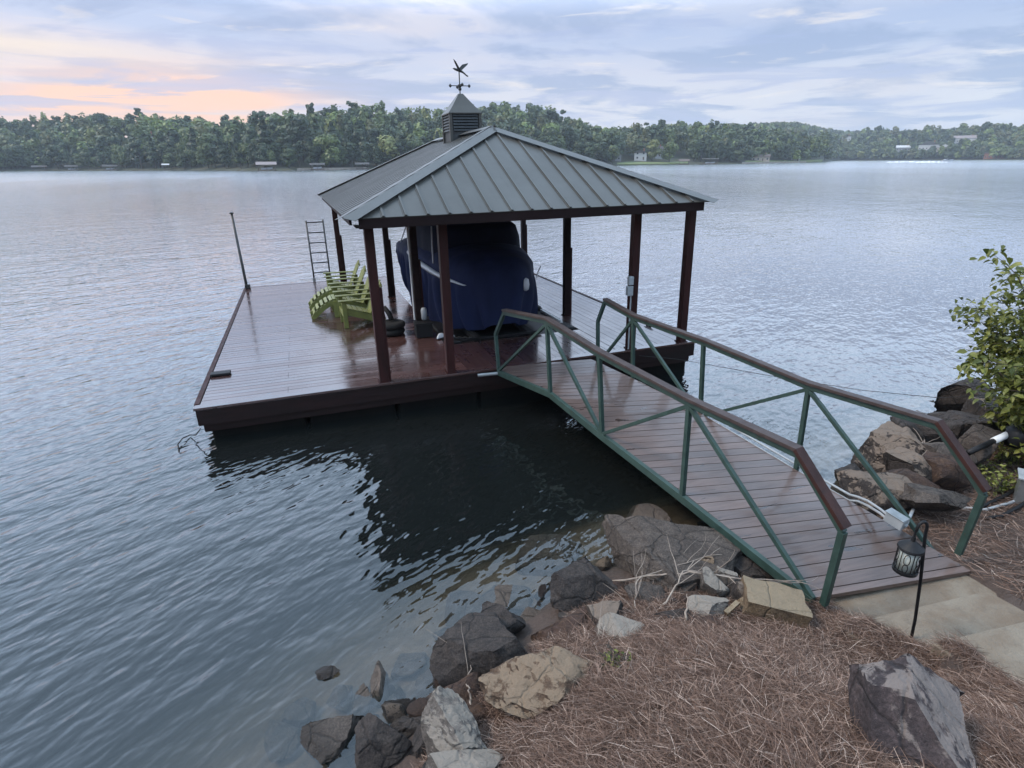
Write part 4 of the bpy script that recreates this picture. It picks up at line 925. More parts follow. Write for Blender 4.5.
cleat(5.47, 1.32, 'dark cleat on the right edge of the dock beyond the last front post', 1.57)
m = MB(); m.box(-2.60, -2.30, 1.37, 1.53, .005, .05)
tag(m.build('deck_hatch', M['black'], base=(-2.45,1.45,0), dock=True, bevel=.012), 'small dark grey hatch cover near the left edge of the dock', 'hatch')
ob = thing('outlet_box', 'pair of grey electrical boxes on the gazebo post right of the walkway', 'electrical box', (4.23, .03, 1.1), dock=True)
MB().box(4.17, 4.255, -.045, .03, 1.16, 1.30).build('cover', M['greyplastic'], ob, bevel=.006); MB().box(4.15, 4.25, -.05, .03, .98, 1.14).build('cover', M['greyplastic'], ob, bevel=.006)
MB().tube([(4.245,.015,.02),(4.245,.015,.98)], .013, 8).build('conduit', M['greyplastic'], ob)
m = MB(); p0 = DOCK @ Vector((XL+.02, -.02, -.30)); c_ = at(178, 452, .0)
pts = [p0, p0.lerp(at(190, 435, .02), .5)+Vector((0,0,-.05)), at(190, 435, .02), at(183, 438, .05), at(178, 444, .04), at(179, 452, .0), at(180, 458, -.06)]
m.tube(pts, .009, 6); tag(m.build('mooring_rope', M['rubber'], base=tuple(p0), smooth=True), 'frayed dark rope trailing into the water from the near left dock corner', 'rope')
m = MB()
dl = [DOCK @ Vector((4.45,-.02,-.12)), DOCK @ Vector((5.1,-.25,-.20)), at(760, 374, .42), at(860, 390, .5), at(940, 398, .62), at(1002, 394, .75)]
m.tube(dl, .005, 6); tag(m.build('mooring_cable', M['darkmetal'], base=tuple(dl[0]), smooth=True), 'long thin cable sagging from the dock to the rocks on the right bank', 'cable')
# ------------------------------------------------------------------ steel truss footbridge from the bank to the dock
NBn = [(1.785,-.169,.56),(2.043,-1.671,.713),(2.242,-2.83,.571),(2.473,-4.179,.439),(2.732,-5.682,.262)]
NTn = [(1.771,-.086,1.218),(1.821,-.378,1.629),(2.024,-1.562,1.763),(2.221,-2.705,1.625),(2.467,-4.142,1.536),(2.671,-5.327,1.523),(2.751,-5.797,1.07),(2.748,-5.779,.335)]
FBn = [(3.474,-.332,.59),(3.624,-1.205,.566),(3.861,-2.585,.518),(4.112,-4.048,.369),(4.365,-5.523,.271)]
FTn = [(3.465,-.28,1.315),(3.492,-.434,1.67),(3.61,-1.125,1.563),(3.847,-2.501,1.533),(4.106,-4.014,1.436),(4.326,-5.291,1.486),(4.405,-5.754,1.028),(4.398,-5.713,.36)]
BD, BN = Vector((.1692,-.9856,0)), Vector((.9856,.1692,0))
br = thing('footbridge', 'green steel footbridge with brown cap boards leading from the bank to the dock', 'footbridge', (3.1, -2.9, .4))
def truss(NB_, NT_, drop):
    NB_ = [Vector(p)-Vector((0,0,drop)) for p in NB_]; NT_ = [Vector(p) for p in NT_]; tp = Vector((0,0,-.045))
    G = M['greensteel']
    m = MB()
    for a, b in zip(NB_[:-1], NB_[1:]): m.bar(a, b, .055, .085, ext=.006)
    m.build('bottom_chord', G, br, bevel=.005)
    m = MB()
    for a, b in zip(NT_[:-2], NT_[1:-1]): m.bar(a+tp, b+tp, .052, .052, ext=.004)
    m.build('top_chord', G, br, bevel=.005)
    def mem(name, a, b, w=.045): MB().bar(a, b, w, w).build(name, G, br, bevel=.004)
    mem('end_post', NB_[0]+Vector((0,0,.02)), NT_[0]+tp, .05)
    mem('end_post', NT_[6]+tp, NT_[7]+Vector((0,0,-.03)), .055)
    for i in (1, 2, 3): mem('upright', NB_[i]+Vector((0,0,.03)), NT_[i+1]+tp*1.5, .048)
    for a, b in ((0, 2), (2, 2), (2, 4), (4, 4)): mem('diagonal', NB_[a]+Vector((0,0,.03)), NT_[b]+tp*1.5, .042)
    m = MB()
    for a, b in zip(NT_[1:5], NT_[2:6]): m.bar(a+Vector((0,0,.003)), b+Vector((0,0,.003)), .095, .034, ext=.002)
    m.build('cap_board', M['caprail'], br, bevel=.004)
    m = MB(); m.bar(NT_[5]+Vector((0,0,.004))-BD*.01, NT_[6]+BD*.02, .10, .036); m.build('end_cap_board', M['caprail_red'], br, bevel=.004)
truss(NBn, NTn, .0); truss(FBn, FTn, .075)
def chordpt(T, s):                          # point of a bottom chord polyline at distance s along the bridge
    A = Vector(T[0]); q = [((Vector(p)-A).dot(BD), Vector(p)) for p in T]
    if s <= q[0][0]: return q[0][1]+BD*(s-q[0][0])
    for (s0, p0), (s1, p1) in zip(q[:-1], q[1:]):
        if s <= s1: return p0.lerp(p1, (s-s0)/(s1-s0))
    return q[-1][1]+BD*(s-q[-1][0])
SN = [(-.2,.60),(0,.60),(1.0,.69),(1.7,.69),(2.7,.60),(4.1,.475),(5.5,.30),(5.7,.285)]
SF = [(-.2,.60),(0,.605),(.9,.60),(1.6,.585),(2.3,.545),(3.8,.40),(5.2,.285),(5.7,.24)]
m = MB(); s = -.15; L_ = 5.58
rb = random.Random(11)
while s < L_:
    e = min(s+.133, L_+.02)
    vs = []
    for ss in (s, e):
        for T, tab, off in ((NBn, SN, .035), (FBn, SF, -.035)):
            p = chordpt(T, ss); p = p+BN*off; p.z = interp(tab, ss)
            vs.append(p)
    dz = rb.uniform(-.0015, .0015); a, b, c, d = vs[0], vs[1], vs[3], vs[2]
    top = [Vector((q.x, q.y, q.z+dz)) for q in (a, b, c, d)]; bot = [q-Vector((0,0,.036)) for q in top]
    m.add(top+bot, [(0,1,2,3),(7,6,5,4),(0,4,5,1),(1,5,6,2),(2,6,7,3),(3,7,4,0)]); s += .142
dkb = m.build('deck_boards', M['rampwood'], br)
for off in (.30, .95, 1.5):
    m = MB(); prev = None
    for ss in np.arange(.3, 5.5, .5):
        p = chordpt(NBn, ss)+BN*off; p.z = lerp(interp(SN, ss), interp(SF, ss), off/1.65)-.10
        if prev is not None: m.bar(prev, p, .05, .10)
        prev = p
    m.build('stringer', M['float'], br)
m = MB(); m.tube([Vector(NBn[0])+Vector((-.33,.08,-.03)), Vector(NBn[0])+Vector((0,.0,-.01))], .028, 10); m.build('hinge_pin', M['steel'], br)
for i_, (pxa, pya, la) in enumerate(((672,432,.22),(665,437,.10),(843,507,.03),(846,498,.03))): pass
# conduits and junction box on the far truss
jb = thing('junction_box', 'light grey junction box fixed to the foot of the far bridge rail', 'electrical box', (4.27,-5.35,.5))
pj_ = at(896, 520, .50); u_ = (BD+Vector((0,0,-.15))).normalized()
MB().bar(pj_-u_*.085, pj_+u_*.085, .10, .10).build('case', M['greyplastic'], jb, bevel=.006)
MB().bar(pj_-u_*.09+Vector((0,0,.054)), pj_+u_*.09+Vector((0,0,.054)), .11, .012).build('lid', M['steel'], jb, bevel=.003)
for off, lab in ((0., 'white conduit along the edge of the bridge deck, the upper of two'), (.07, 'grey conduit along the edge of the bridge deck, the lower of two')):
    pts = [at(858, 497+off*60, .43-off), at(868, 501+off*70, .46-off), at(880, 509+off*60, .48-off*.8), pj_-u_*.09+Vector((0,0,-off*.6))]
    base_ = [chordpt(FBn, ss)+BN*(.02)+Vector((0,0,interp(SF, ss)-chordpt(FBn, ss).z+.03-off)) for ss in (1.0, 2.5, 3.8, 4.4)]
    m = MB(); m.tube(base_+pts, .013, 8); tag(m.build('conduit', M['greyplastic'], base=tuple(pj_), smooth=True), lab, 'pipe')
def gp(px, py, dz=0.): p = gat(px, py); return Vector((p.x, p.y, p.z+dz))
def pipe(pts, r, lab, mt='black', name='conduit', cat='pipe'):
    m = MB(); m.tube(pts, r, 8); tag(m.build(name, M[mt], base=tuple(pts[0]), smooth=True), lab, cat)
pipe([pj_+u_*.09, gp(915,508,.07), gp(935,502,.05), gp(960,510,.03), gp(985,512,.03), gp(1010,505,.03), gp(1040,492,.03)], .016, 'black cable arching over the straw from the bridge junction box', 'greyplastic')
pipe([gp(976,512,.03), gp(990,506,.05), gp(1004,500,.06), gp(1018,494,.09)], .02, 'black conduit curving up to the foot of the utility box, the upper one')
pipe([gp(984,520,.02), gp(1000,519,.03), gp(1014,512,.04), gp(1032,502,.05)], .02, 'black conduit lying on the straw below the utility box, the lower one')
ub = thing('utility_box', 'grey metal utility box on the bank at the right edge', 'electrical box', tuple(gp(1020, 498)))
b_ = gp(1021, 500); fr_ = Vector((.55,-.83,0)); sd_ = Vector((.83,.55,0))
m = MB(); q = b_+Vector((0,0,.17)); m.bar(q-Vector((0,0,.22)), q+Vector((0,0,.12)), .24, .14, up=fr_); m.build('case', M['greyplastic'] if 0 else M['steel'], ub, bevel=.006)
m = MB(); m.bar(q+Vector((0,0,.122)), q+Vector((0,0,.142)), .28, .19, up=fr_); m.build('lid', M['greyplastic'], ub, bevel=.004)
m = MB(); m.bar(q-Vector((0,0,.16))-fr_*0, q-Vector((0,0,.60)), .05, .05); m.build('stake', M['darkmetal'], ub)
wp = thing('drain_pipe', 'black drain pipe with a white end sticking out over the rocks', 'pipe', tuple(gp(985,440)))
p0, p1 = at(968, 453, .52), at(1030, 424, .70); m = MB(); m.tube([p0, p0.lerp(p1, .42)], .032, 12); m.build('pipe', M['greyplastic'] if 0 else M['black'], wp, smooth=True)
m = MB(); m.tube([p0.lerp(p1, .40), p0.lerp(p1, .68)], .040, 12); m.build('pipe_end', M['whitepvc'], wp, smooth=True)
pb_ = at(1019, 437, .62); m = MB(); m.lathe(pb_, [(.02,-.13),(.12,-.11),(.145,-.02),(.13,.09),(.06,.13),(.01,.14)], 18)
tag(m.build('pump_housing', M['black'], base=tuple(pb_), smooth=True), 'round black pump housing on the bank under the leafy bush', 'pump')
# ------------------------------------------------------------------ rocks
from mathutils import geometry
def rock_mesh(seed, planes=18, sub=4, rough=.05, lo=.45, hi=.82, flat=1.):
    rg = random.Random(seed); bm = bmesh.new(); bmesh.ops.create_icosphere(bm, subdivisions=sub, radius=1.)
    PL = []
    for i in range(planes):
        n = Vector((rg.gauss(0,1), rg.gauss(0,1), rg.gauss(0,1)*.9)).normalized(); PL.append((n, rg.uniform(lo, hi)))
    PL.append((Vector((rg.uniform(-.3,.3), rg.uniform(-.3,.3), 1)).normalized(), rg.uniform(.5, .75)*flat))
    o_ = Vector((seed*1.7, seed*.37, 0))
    for v in bm.verts:
        p = v.co*1.25
        for n, d in PL:
            k = p.dot(n)-d
            if k > 0: p = p-n*k
        f = 1+rough*noise.noise(p*1.8+o_)*1.6+rough*(.5-abs(noise.noise(p*4.5+o_)))*1.1+rough*.5*noise.noise(p*11+o_)+rough*.25*noise.noise(p*24+o_)
        v.co = p*f
    bm.normal_update()
    for f_ in bm.faces: f_.smooth = True
    for e_ in bm.edges:
        if len(e_.link_faces) == 2 and e_.calc_face_angle() > R(17): e_.smooth = False
    me = bpy.data.meshes.new('rock'); bm.to_mesh(me); bm.free()
    return me
RK = []
def rock(px, py, w, h, z, mt, lab, seed=None, name='rock', cat='rock', dep=.9, rot=0., planes=15, flat=1., tilt=(0,0), rough=.07):
    c = at(px, py, z) if z is not None else gat(px, py); sc = (c-CAM).dot(FW)/FPX
    me = rock_mesh(seed if seed is not None else int(px*7+py), planes=planes, flat=flat, rough=rough, sub=5 if w > 55 and z != -.1 and py > 400 and w < 200 and cat == 'rock' and mt != 'rock_sunk' else 4); me.materials.append(M[mt])
    co_ = np.array([v.co for v in me.vertices]); ext = (co_.max(0)-co_.min(0))/2; mid = (co_.max(0)+co_.min(0))/2
    sx, sz = w*sc/2, h*sc/2*1.0; sy = (sx+sz)/2*dep
    for v in me.vertices: v.co = Vector(((v.co.x-mid[0])/ext[0]*sx, (v.co.y-mid[1])/ext[1]*sy, (v.co.z-mid[2])/ext[2]*sz))
    o = bpy.data.objects.new(name, me); COL.objects.link(o); o.location = c
    o.rotation_euler = (tilt[0], tilt[1], -YAW+rot); tag(o, lab, cat); RK.append(o); return o
rock(484,655,103,82,0.15,'rock_dark','large dark angular boulder at the waterline, left of the tan boulder',seed=3,dep=1.)
rock(502,630,49,39,0.11,'rock_dark','dark rock peeking out behind the large dark waterline boulder',seed=5)
rock(583,594,69,62,0.13,'rock_dark','dark cube shaped boulder standing alone in the shallow water',seed=12,dep=1.)
rock(674,561,132,66,0.17,'rock_grey','big flat grey boulder beside the bridge at the waterline',seed=8,dep=1.2,flat=.9)
rock(640,530,70,40,-.16,'rock_sunk','sunken boulder in the dark water under the bridge',seed=9,dep=1.3)
rock(572,640,65,50,0.19,'rock_red','dark brown wedge of rock between the tan boulder and the cube shaped boulder',seed=14,rot=.5,tilt=(0,-.4))
rock(606,628,38,46,0.27,'rock_darkpale','dark rock with a pale rounded crest behind the pale pointed rock',seed=16)
rock(624,646,58,52,0.33,'rock_white','pale pointed rock poking out of the pine straw edge',seed=19,rough=.05,planes=9)
rock(545,687,132,75,0.43,'rock_tan','large tan boulder with a rough top at the straw edge',seed=22,dep=.9,rough=.1)
rock(505,702,72,57,0.27,'rock_red','red brown rock at the left foot of the tan boulder',seed=25,rough=.08)
rock(462,706,45,62,0.15,'rock_red','narrow brown rock wedged below the large dark boulder',seed=27)
rock(454,742,78,80,0.39,'rock_white','white grey boulder half buried in straw at the bottom left of the bank',seed=31,rough=.07,tilt=(.1,.3))
rock(462,774,83,39,0.51,'rock_white','flat white rock lying in the straw at the bottom edge of the photo',seed=33,rough=.07)
rock(384,750,62,66,.06,'rock_dark','dark grey boulder in the shallows at the bottom edge',seed=35,dep=1.)
rock(331,741,66,30,-.03,'rock_grey','flat pale brown slab of rock just breaking the water at the bottom',seed=37,dep=1.2)
rock(425,765,45,34,0.09,'rock_dark','small dark rock at the bottom edge between dark boulder and white boulder',seed=38)
rock(412,728,34,25,0.05,'rock_dark','small wet black stone behind the dark boulder in the shallows',seed=39)
rock(327,674,26,12,-.005,'rock_dark','small black stone tip showing above the open water',seed=41)
rock(648,601,45,32,0.21,'rock_grey','grey rock among the twigs left of the white stone',seed=43)
rock(662,626,58,34,0.29,'rock_dark','low dark rock in front of the twigs at the straw edge',seed=45)
rock(640,612,38,30,0.19,'rock_red','brown stone between the low dark rock and the pale pointed rock',seed=46)
rock(709,610,43,23,0.35,'rock_white','white grey stone lying left of the wooden stake',seed=47,rough=.05)
rock(711,587,29,34,0.31,'rock_white','upright pale wedge of rock above the white stone',seed=49,planes=8,tilt=(.2,.2))
rock(706,567,22,27,0.28,'rock_tan','small upright tan rock leaning on the big flat grey boulder',seed=51)
rock(742,592,40,32,0.33,'rock_darkpale','dark rock with a pale top left of the tan stone block',seed=53)
rock(722,579,34,25,0.29,'rock_white','pale stone just above the dark rock under the bridge edge',seed=52)
rock(745,570,56,27,0.15,'rock_dark','dark rock in shadow under the bridge edge',seed=56)
rock(690,606,29,21,0.27,'rock_red','small brown stone left of the white grey stone',seed=57)
rock(680,592,31,25,0.23,'rock_grey','grey stone under the crossing twigs',seed=58)
o = rock(772,607,66,36,.33,'rock_block','squared tan stone block tucked against the end of the bridge',seed=60,planes=0,rough=.03)
me = o.data; bm = bmesh.new(); bmesh.ops.create_cube(bm, size=2.); bmesh.ops.subdivide_edges(bm, edges=bm.edges, cuts=7, use_grid_fill=True)
c_ = at(772, 607, .33); sc_ = (c_-CAM).dot(FW)/FPX
for v in bm.verts:
    p = v.co; n_ = noise.noise(p*1.4+Vector((9,2,1)))*.09+noise.noise(p*4)*.05
    r_ = max(abs(p.x)**9+abs(p.y)**9, 1e-9); v.co = Vector((p.x*(1+n_-.06*(p.z > 0))*31*sc_, p.y*(1+n_)*20*sc_, (p.z*(1+n_))*15*sc_))
bm.normal_update(); bm.to_mesh(me); bm.free(); o.rotation_euler = (0, .12, -YAW-.25)
rock(884,454,64,56,0.23,'rock_darkpale','large dark rock with a pale top on the right shore beyond the bridge',seed=62,dep=1.)
rock(905,432,29,30,0.43,'rock_dark','small dark knob of rock on top of the large pale topped rock',seed=64)
rock(872,496,69,48,0.23,'rock_darkpale','brown rock with a pale patch against the far bridge rail',seed=66)
rock(912,470,48,36,.33,'rock_darkpale','brown rock with pale patches behind the diagonal of the far bridge rail',seed=68,rough=.09)
rock(944,472,46,38,.34,'rock_red','rounded red brown boulder on the right bank beyond the bridge',seed=168,rough=.09)
rock(928,458,36,24,.34,'rock_dark','small dark rock between the brown rock and the rounded red brown boulder',seed=169)
rock(938,500,74,30,0.37,'rock_grey','long low grey rock in the straw behind the bridge end',seed=70,flat=.8)
rock(966,402,56,50,0.28,'rock_dark','farthest tall dark rock on the right shore',seed=72)
rock(968,432,69,43,0.28,'rock_dark','dark flat rock below the farthest tall rock',seed=74)
rock(925,441,49,39,0.25,'rock_dark','dark rock in the gap between the pale topped rock and the flat rock',seed=76)
rock(982,446,49,39,0.45,'rock_grey','grey brown rock beside the drain pipe',seed=78)
rock(948,456,52,27,0.39,'rock_grey','pale grey slab behind the sloping brown cap board',seed=80)
rock(1000,420,56,39,0.33,'rock_dark','dark rock beneath the leafy bush',seed=82)
rock(906,486,45,27,0.33,'rock_red','brown stone in front of the rounded red brown boulder',seed=84)
rock(916,748,134,150,None,'rock_purple','large purple grey boulder with white streaks in the foreground straw',seed=93,dep=.9,rough=.07,planes=15,tilt=(.0,-.1))
rock(908,672,34,20,None,'rock_pale','small pale green stone resting behind the foreground boulder',seed=95)
o = rock(853,719,22,16,None,'moss','small yellow green moss clump left of the foreground boulder',seed=97,name='moss_clump',cat='moss')
rock(535,662,46,30,.14,'rock_red','brown rock in the gap between the large dark boulder and the brown wedge',seed=101)
rock(556,668,34,24,.24,'rock_tan','small tan rock at the upper right corner of the tan boulder',seed=102)
rock(612,598,44,34,.10,'rock_red','low brown rock right beside the cube shaped boulder',seed=103)
rock(632,630,30,24,.22,'rock_dark','small dark rock right of the rock with the pale rounded crest',seed=104)
rock(652,640,30,20,.30,'rock_grey','small grey rock right of the pale pointed rock',seed=105)
rock(480,722,46,34,.26,'rock_red','rust brown rock under the left end of the tan boulder, near the white grey boulder',seed=106)
rock(430,742,36,50,.14,'rock_dark','tall dark wet rock between the shallows and the white grey boulder',seed=107)
rock(590,668,40,24,.34,'rock_white','flat pale rock at the right end of the tan boulder, half under straw',seed=108)
rock(700,630,40,18,.40,'rock_red','flat brown rock in the straw below the white grey stone',seed=109)
rock(668,606,34,26,.22,'rock_dark','dark rock behind the low dark rock among the twigs',seed=110)
rock(728,560,40,30,.16,'rock_grey','grey rock in shadow at the back of the big flat boulder',seed=111)
rock(855,478,36,26,.10,'rock_dark','black rock at the water just left of the brown rock by the far bridge rail',seed=112)
rock(900,462,40,26,.24,'rock_dark','dark rock wedged below the large pale topped rock',seed=113)
rock(945,425,40,26,.22,'rock_dark','dark rock at the waterline left of the dark flat rock',seed=114)
SUNK = [(363,706,22,34,'long pale stone under water left of the small dark stone'),(382,690,24,44,'upright pale stone under water beside the long pale stone'),(410,668,34,26,'round pale stone under water near the large dark boulder'),
        (340,700,26,26,'brown stone under water near the small black stone tip'),(432,690,34,22,'brown stone under water at the foot of the bank'),(505,600,60,26,'wide pale slab under water left of the cube shaped boulder'),
        (550,560,70,26,'wide pale slab under water beyond the cube shaped boulder'),(470,612,52,22,'pale slab under water behind the large dark boulder'),(400,735,30,20,'dark stone under water next to the dark boulder in the shallows'),
        (540,625,44,30,'sunken grey slab between the two dark waterline boulders'),(300,712,34,22,'pale stone under water farthest left near the bottom'),(280,745,40,22,'brown stone under water in the bottom left shallows'),
        (622,590,40,24,'grey stone under water between the cube shaped boulder and the flat boulder'),(445,640,26,18,'small stone under water left of the large dark boulder'),(650,588,30,16,'small grey stone under water in front of the flat boulder')]
for i, (px, py, w_, h_, lab) in enumerate(SUNK):
    p = at(px, py, -.1); gz_ = ground(p.x, p.y); rock(px, py, w_, h_*1.0, min(-.10, gz_+.06), 'rock_sunk', lab, seed=200+i, dep=1.3, flat=.7)
# loose stones filling the waterline, each one a small thing of its own
rr_ = random.Random(21); nst = 0
for i in range(900):
    k = rr_.uniform(.5, 9.2); j = int(k)
    if nst >= 230: break
    P0, P1 = SHORE[3+min(j, 9)], SHORE[4+min(j, 9)] if 4+min(j, 9) < len(SHORE) else SHORE[-1]
    x = lerp(P0[0], P1[0], k-j)+rr_.uniform(-.25, .25); y = lerp(P0[1], P1[1], k-j)+rr_.uniform(-.75, .35)
    if x > 12 or y > -1.5: continue
    s_ = rr_.uniform(.035, .12)*(1.5 if x > 5 else 1); z = ground(x, y)
    if nst < 6: mesh_ = rock_mesh(300+nst, sub=2); mesh_.materials.append(M[('rock_dark','rock_red','rock_red','rock_darkpale','rock_tan','rock_grey')[nst]]); 
    if nst == 0: stm = []
    if nst < 6: stm.append(mesh_)
    o = bpy.data.objects.new('loose_stone', stm[nst % 6]); COL.objects.link(o); o.location = (x, y, z+s_*.3); o.scale = (s_*rr_.uniform(.8, 1.4), s_*rr_.uniform(.8, 1.3), s_*rr_.uniform(.5, .9))
    o.rotation_euler = (rr_.uniform(-.4, .4), rr_.uniform(-.4, .4), rr_.uniform(0, 6.28)); tag(o, 'small loose stone lying among the boulders along the waterline', 'stone', 'loose stones along the waterline'); nst += 1
# ------------------------------------------------------------------ concrete steps
SL = ['lowest concrete step, directly at the end of the footbridge', 'middle concrete step between the lowest step and the upper one', 'upper concrete step at the right edge of the photo']
for (poly, top), lab in zip(SLABS, SL):
    m = MB(); m.slab([(x, y, top) for x, y in poly], .16); tag(m.build('concrete_step', M['concrete'], base=(poly[0][0], poly[0][1], 0), bevel=.012), lab, 'step')
# ------------------------------------------------------------------ lantern on a hook
lb = gp(912, 641); lb = at(912, 641, ground(lb.x, lb.y, False)); H_ = 1.10; sx_ = RT.copy(); sx_.z = 0; sx_.normalize()
ln = thing('garden_lantern', 'black garden lantern with scroll work hanging from a hooked stake', 'lantern', tuple(lb))
top_ = lb+Vector((.0, 0, H_))-sx_*.135
pts = [lb-Vector((0,0,.15)), lb+Vector((0,0,.2))-sx_*.025, lb+Vector((0,0,.55))-sx_*.07, top_-Vector((0,0,.14))]
for k in range(0, 9): th = k/8*math.pi*1.08; pts.append(top_+sx_*(-.034+.034*math.cos(th))+Vector((0,0,-.10+.06*math.sin(th))))
MB().tube(pts, [.011]*len(pts), 8).build('hook_stake', M['black'], ln, smooth=True)
lc = pts[-1]-Vector((0,0,.13))-sx_*.005; RL = .074
MB().lathe(lc, [(.012,.085),(.016,.05),(.042,.032),(.081,.0),(.085,-.012),(.081,-.02)], 24).build('lantern_cap', M['black'], ln, smooth=False)
MB().lathe(lc, [(RL-.012,-.021),(RL-.012,-.185)], 24).build('glass', M['lanternglass'], ln, smooth=True)
MB().tube([lc+Vector((0,0,.14)), lc+Vector((0,0,.08))], .008, 8).build('loop', M['black'], ln)
MB().lathe(lc, [(RL-.02,-.212),(.079,-.205),(.081,-.186),(RL-.02,-.180)], 24).build('lantern_base', M['black'], ln)
m = MB()
for k in range(6):
    a0 = k*math.pi/3
    def cyl(a, z): return lc+Vector((RL*math.cos(a), RL*math.sin(a), z))
    m.tube([cyl(a0, -.02), cyl(a0, -.19)], .0035, 5)
    for sgn in (-1, 1):
        P_ = [cyl(a0+.52+sgn*.26*math.cos(q)+.0, -.075-.045*math.sin(q)*1.0) for q in np.linspace(0, 2*math.pi, 11)]; 
        m.tube(P_, .003, 5); P_ = [cyl(a0+.52+sgn*.22*math.cos(q), -.145-.035*math.sin(q)) for q in np.linspace(.3, 2*math.pi-.3, 9)]; m.tube(P_, .003, 5)
m.build('scroll_work', M['black'], ln)
# ------------------------------------------------------------------ wooden stakes, twigs
wsx = at(727, 622, .28); m = MB(); m.bar(wsx-Vector((0,0,.1)), wsx+Vector((0,0,.10)), .035, .02); m.bar(wsx+Vector((0,0,.09))-RT*.02, wsx+Vector((.12,.04,.13)), .04, .02)
tag(m.build('wooden_stake', M['rock_block'], base=tuple(wsx)), 'short raw wood stake with a crosspiece beside the tan stone block', 'stake')
def twig(pts, r, lab, forks=5, seed=0):
    rg = random.Random(seed); m = MB(); P = [Vector(p) for p in pts]; Q = []
    for a, b in zip(P[:-1], P[1:]):
        for k in range(4): Q.append(a.lerp(b, k/4)+Vector((rg.uniform(-.015,.015), rg.uniform(-.015,.015), rg.uniform(-.01,.01))))
    Q.append(P[-1]); n = len(Q); m.tube(Q, [lerp(r, r*.35, i/(n-1)) for i in range(n)], 6)
    for f in range(forks):
        i = rg.randrange(2, n-1); d = (Q[i]-Q[i-1]).normalized(); s_ = Q[i]; q = [s_]; dd = (d+Vector((rg.uniform(-.8,.8), rg.uniform(-.8,.8), rg.uniform(-.15,.5)))).normalized()
        for k in range(5): s_ = s_+dd*rg.uniform(.05,.11); dd = (dd+Vector((rg.uniform(-.3,.3), rg.uniform(-.3,.3), rg.uniform(-.2,.15)))).normalized(); q.append(s_)
        m.tube(q, [r*.45*(1-k*.14) for k in range(6)], 5)
    tag(m.build('twig', M['twig'], base=tuple(P[0]), smooth=True), lab, 'branch')
twig([at(614,582,.22), at(660,574,.36), at(700,572,.42), at(760,580,.45), at(792,584,.40)], .010, 'long bare twig lying level across the rocks beside the bridge', 7, 1)
twig([at(659,612,.30), at(672,592,.40), at(684,572,.50), at(694,560,.5)], .009, 'bare twig leaning up to the right across the rocks', 4, 2)
twig([at(606,690,.42), at(604,650,.42), at(609,618,.42)], .011, 'pale stick standing in front of the dark rock with the pale crest', 1, 3)
twig([at(572,664,.42), at(582,648,.40), at(600,640,.42), at(618,636,.44)], .009, 'pale crooked stick lying across the brown wedge of rock', 2, 4)
twig([at(640,630,.3), at(634,600,.34), at(640,575,.38), at(700,560,.4), at(720,548,.4)], .007, 'thin arching twig over the grey rocks by the big flat boulder', 8, 5)
twig([at(686,622,.42), at(686,604,.5), at(687,594,.55)], .011, 'short upright pale stick in the straw left of the white stone', 0, 6)
twig([at(470,700,.2), at(468,680,.3), at(474,660,.36), at(476,640,.3)], .006, 'thin vine trailing over the large dark boulder', 3, 7)
twig([at(465,712,.32), at(472,700,.36), at(470,690,.36), at(466,684,.33)], .010, 'small bleached stick by the red brown rock', 0, 8)
twig([at(915,448,.45), at(924,440,.5), at(928,452,.45)], .010, 'bleached driftwood twig in the rocks on the right shore', 3, 9)
twig([at(972,398,.62), at(984,400,.66), at(1002,401,.68)], .012, 'pale driftwood stick on the dark flat rock at the right', 2, 10)
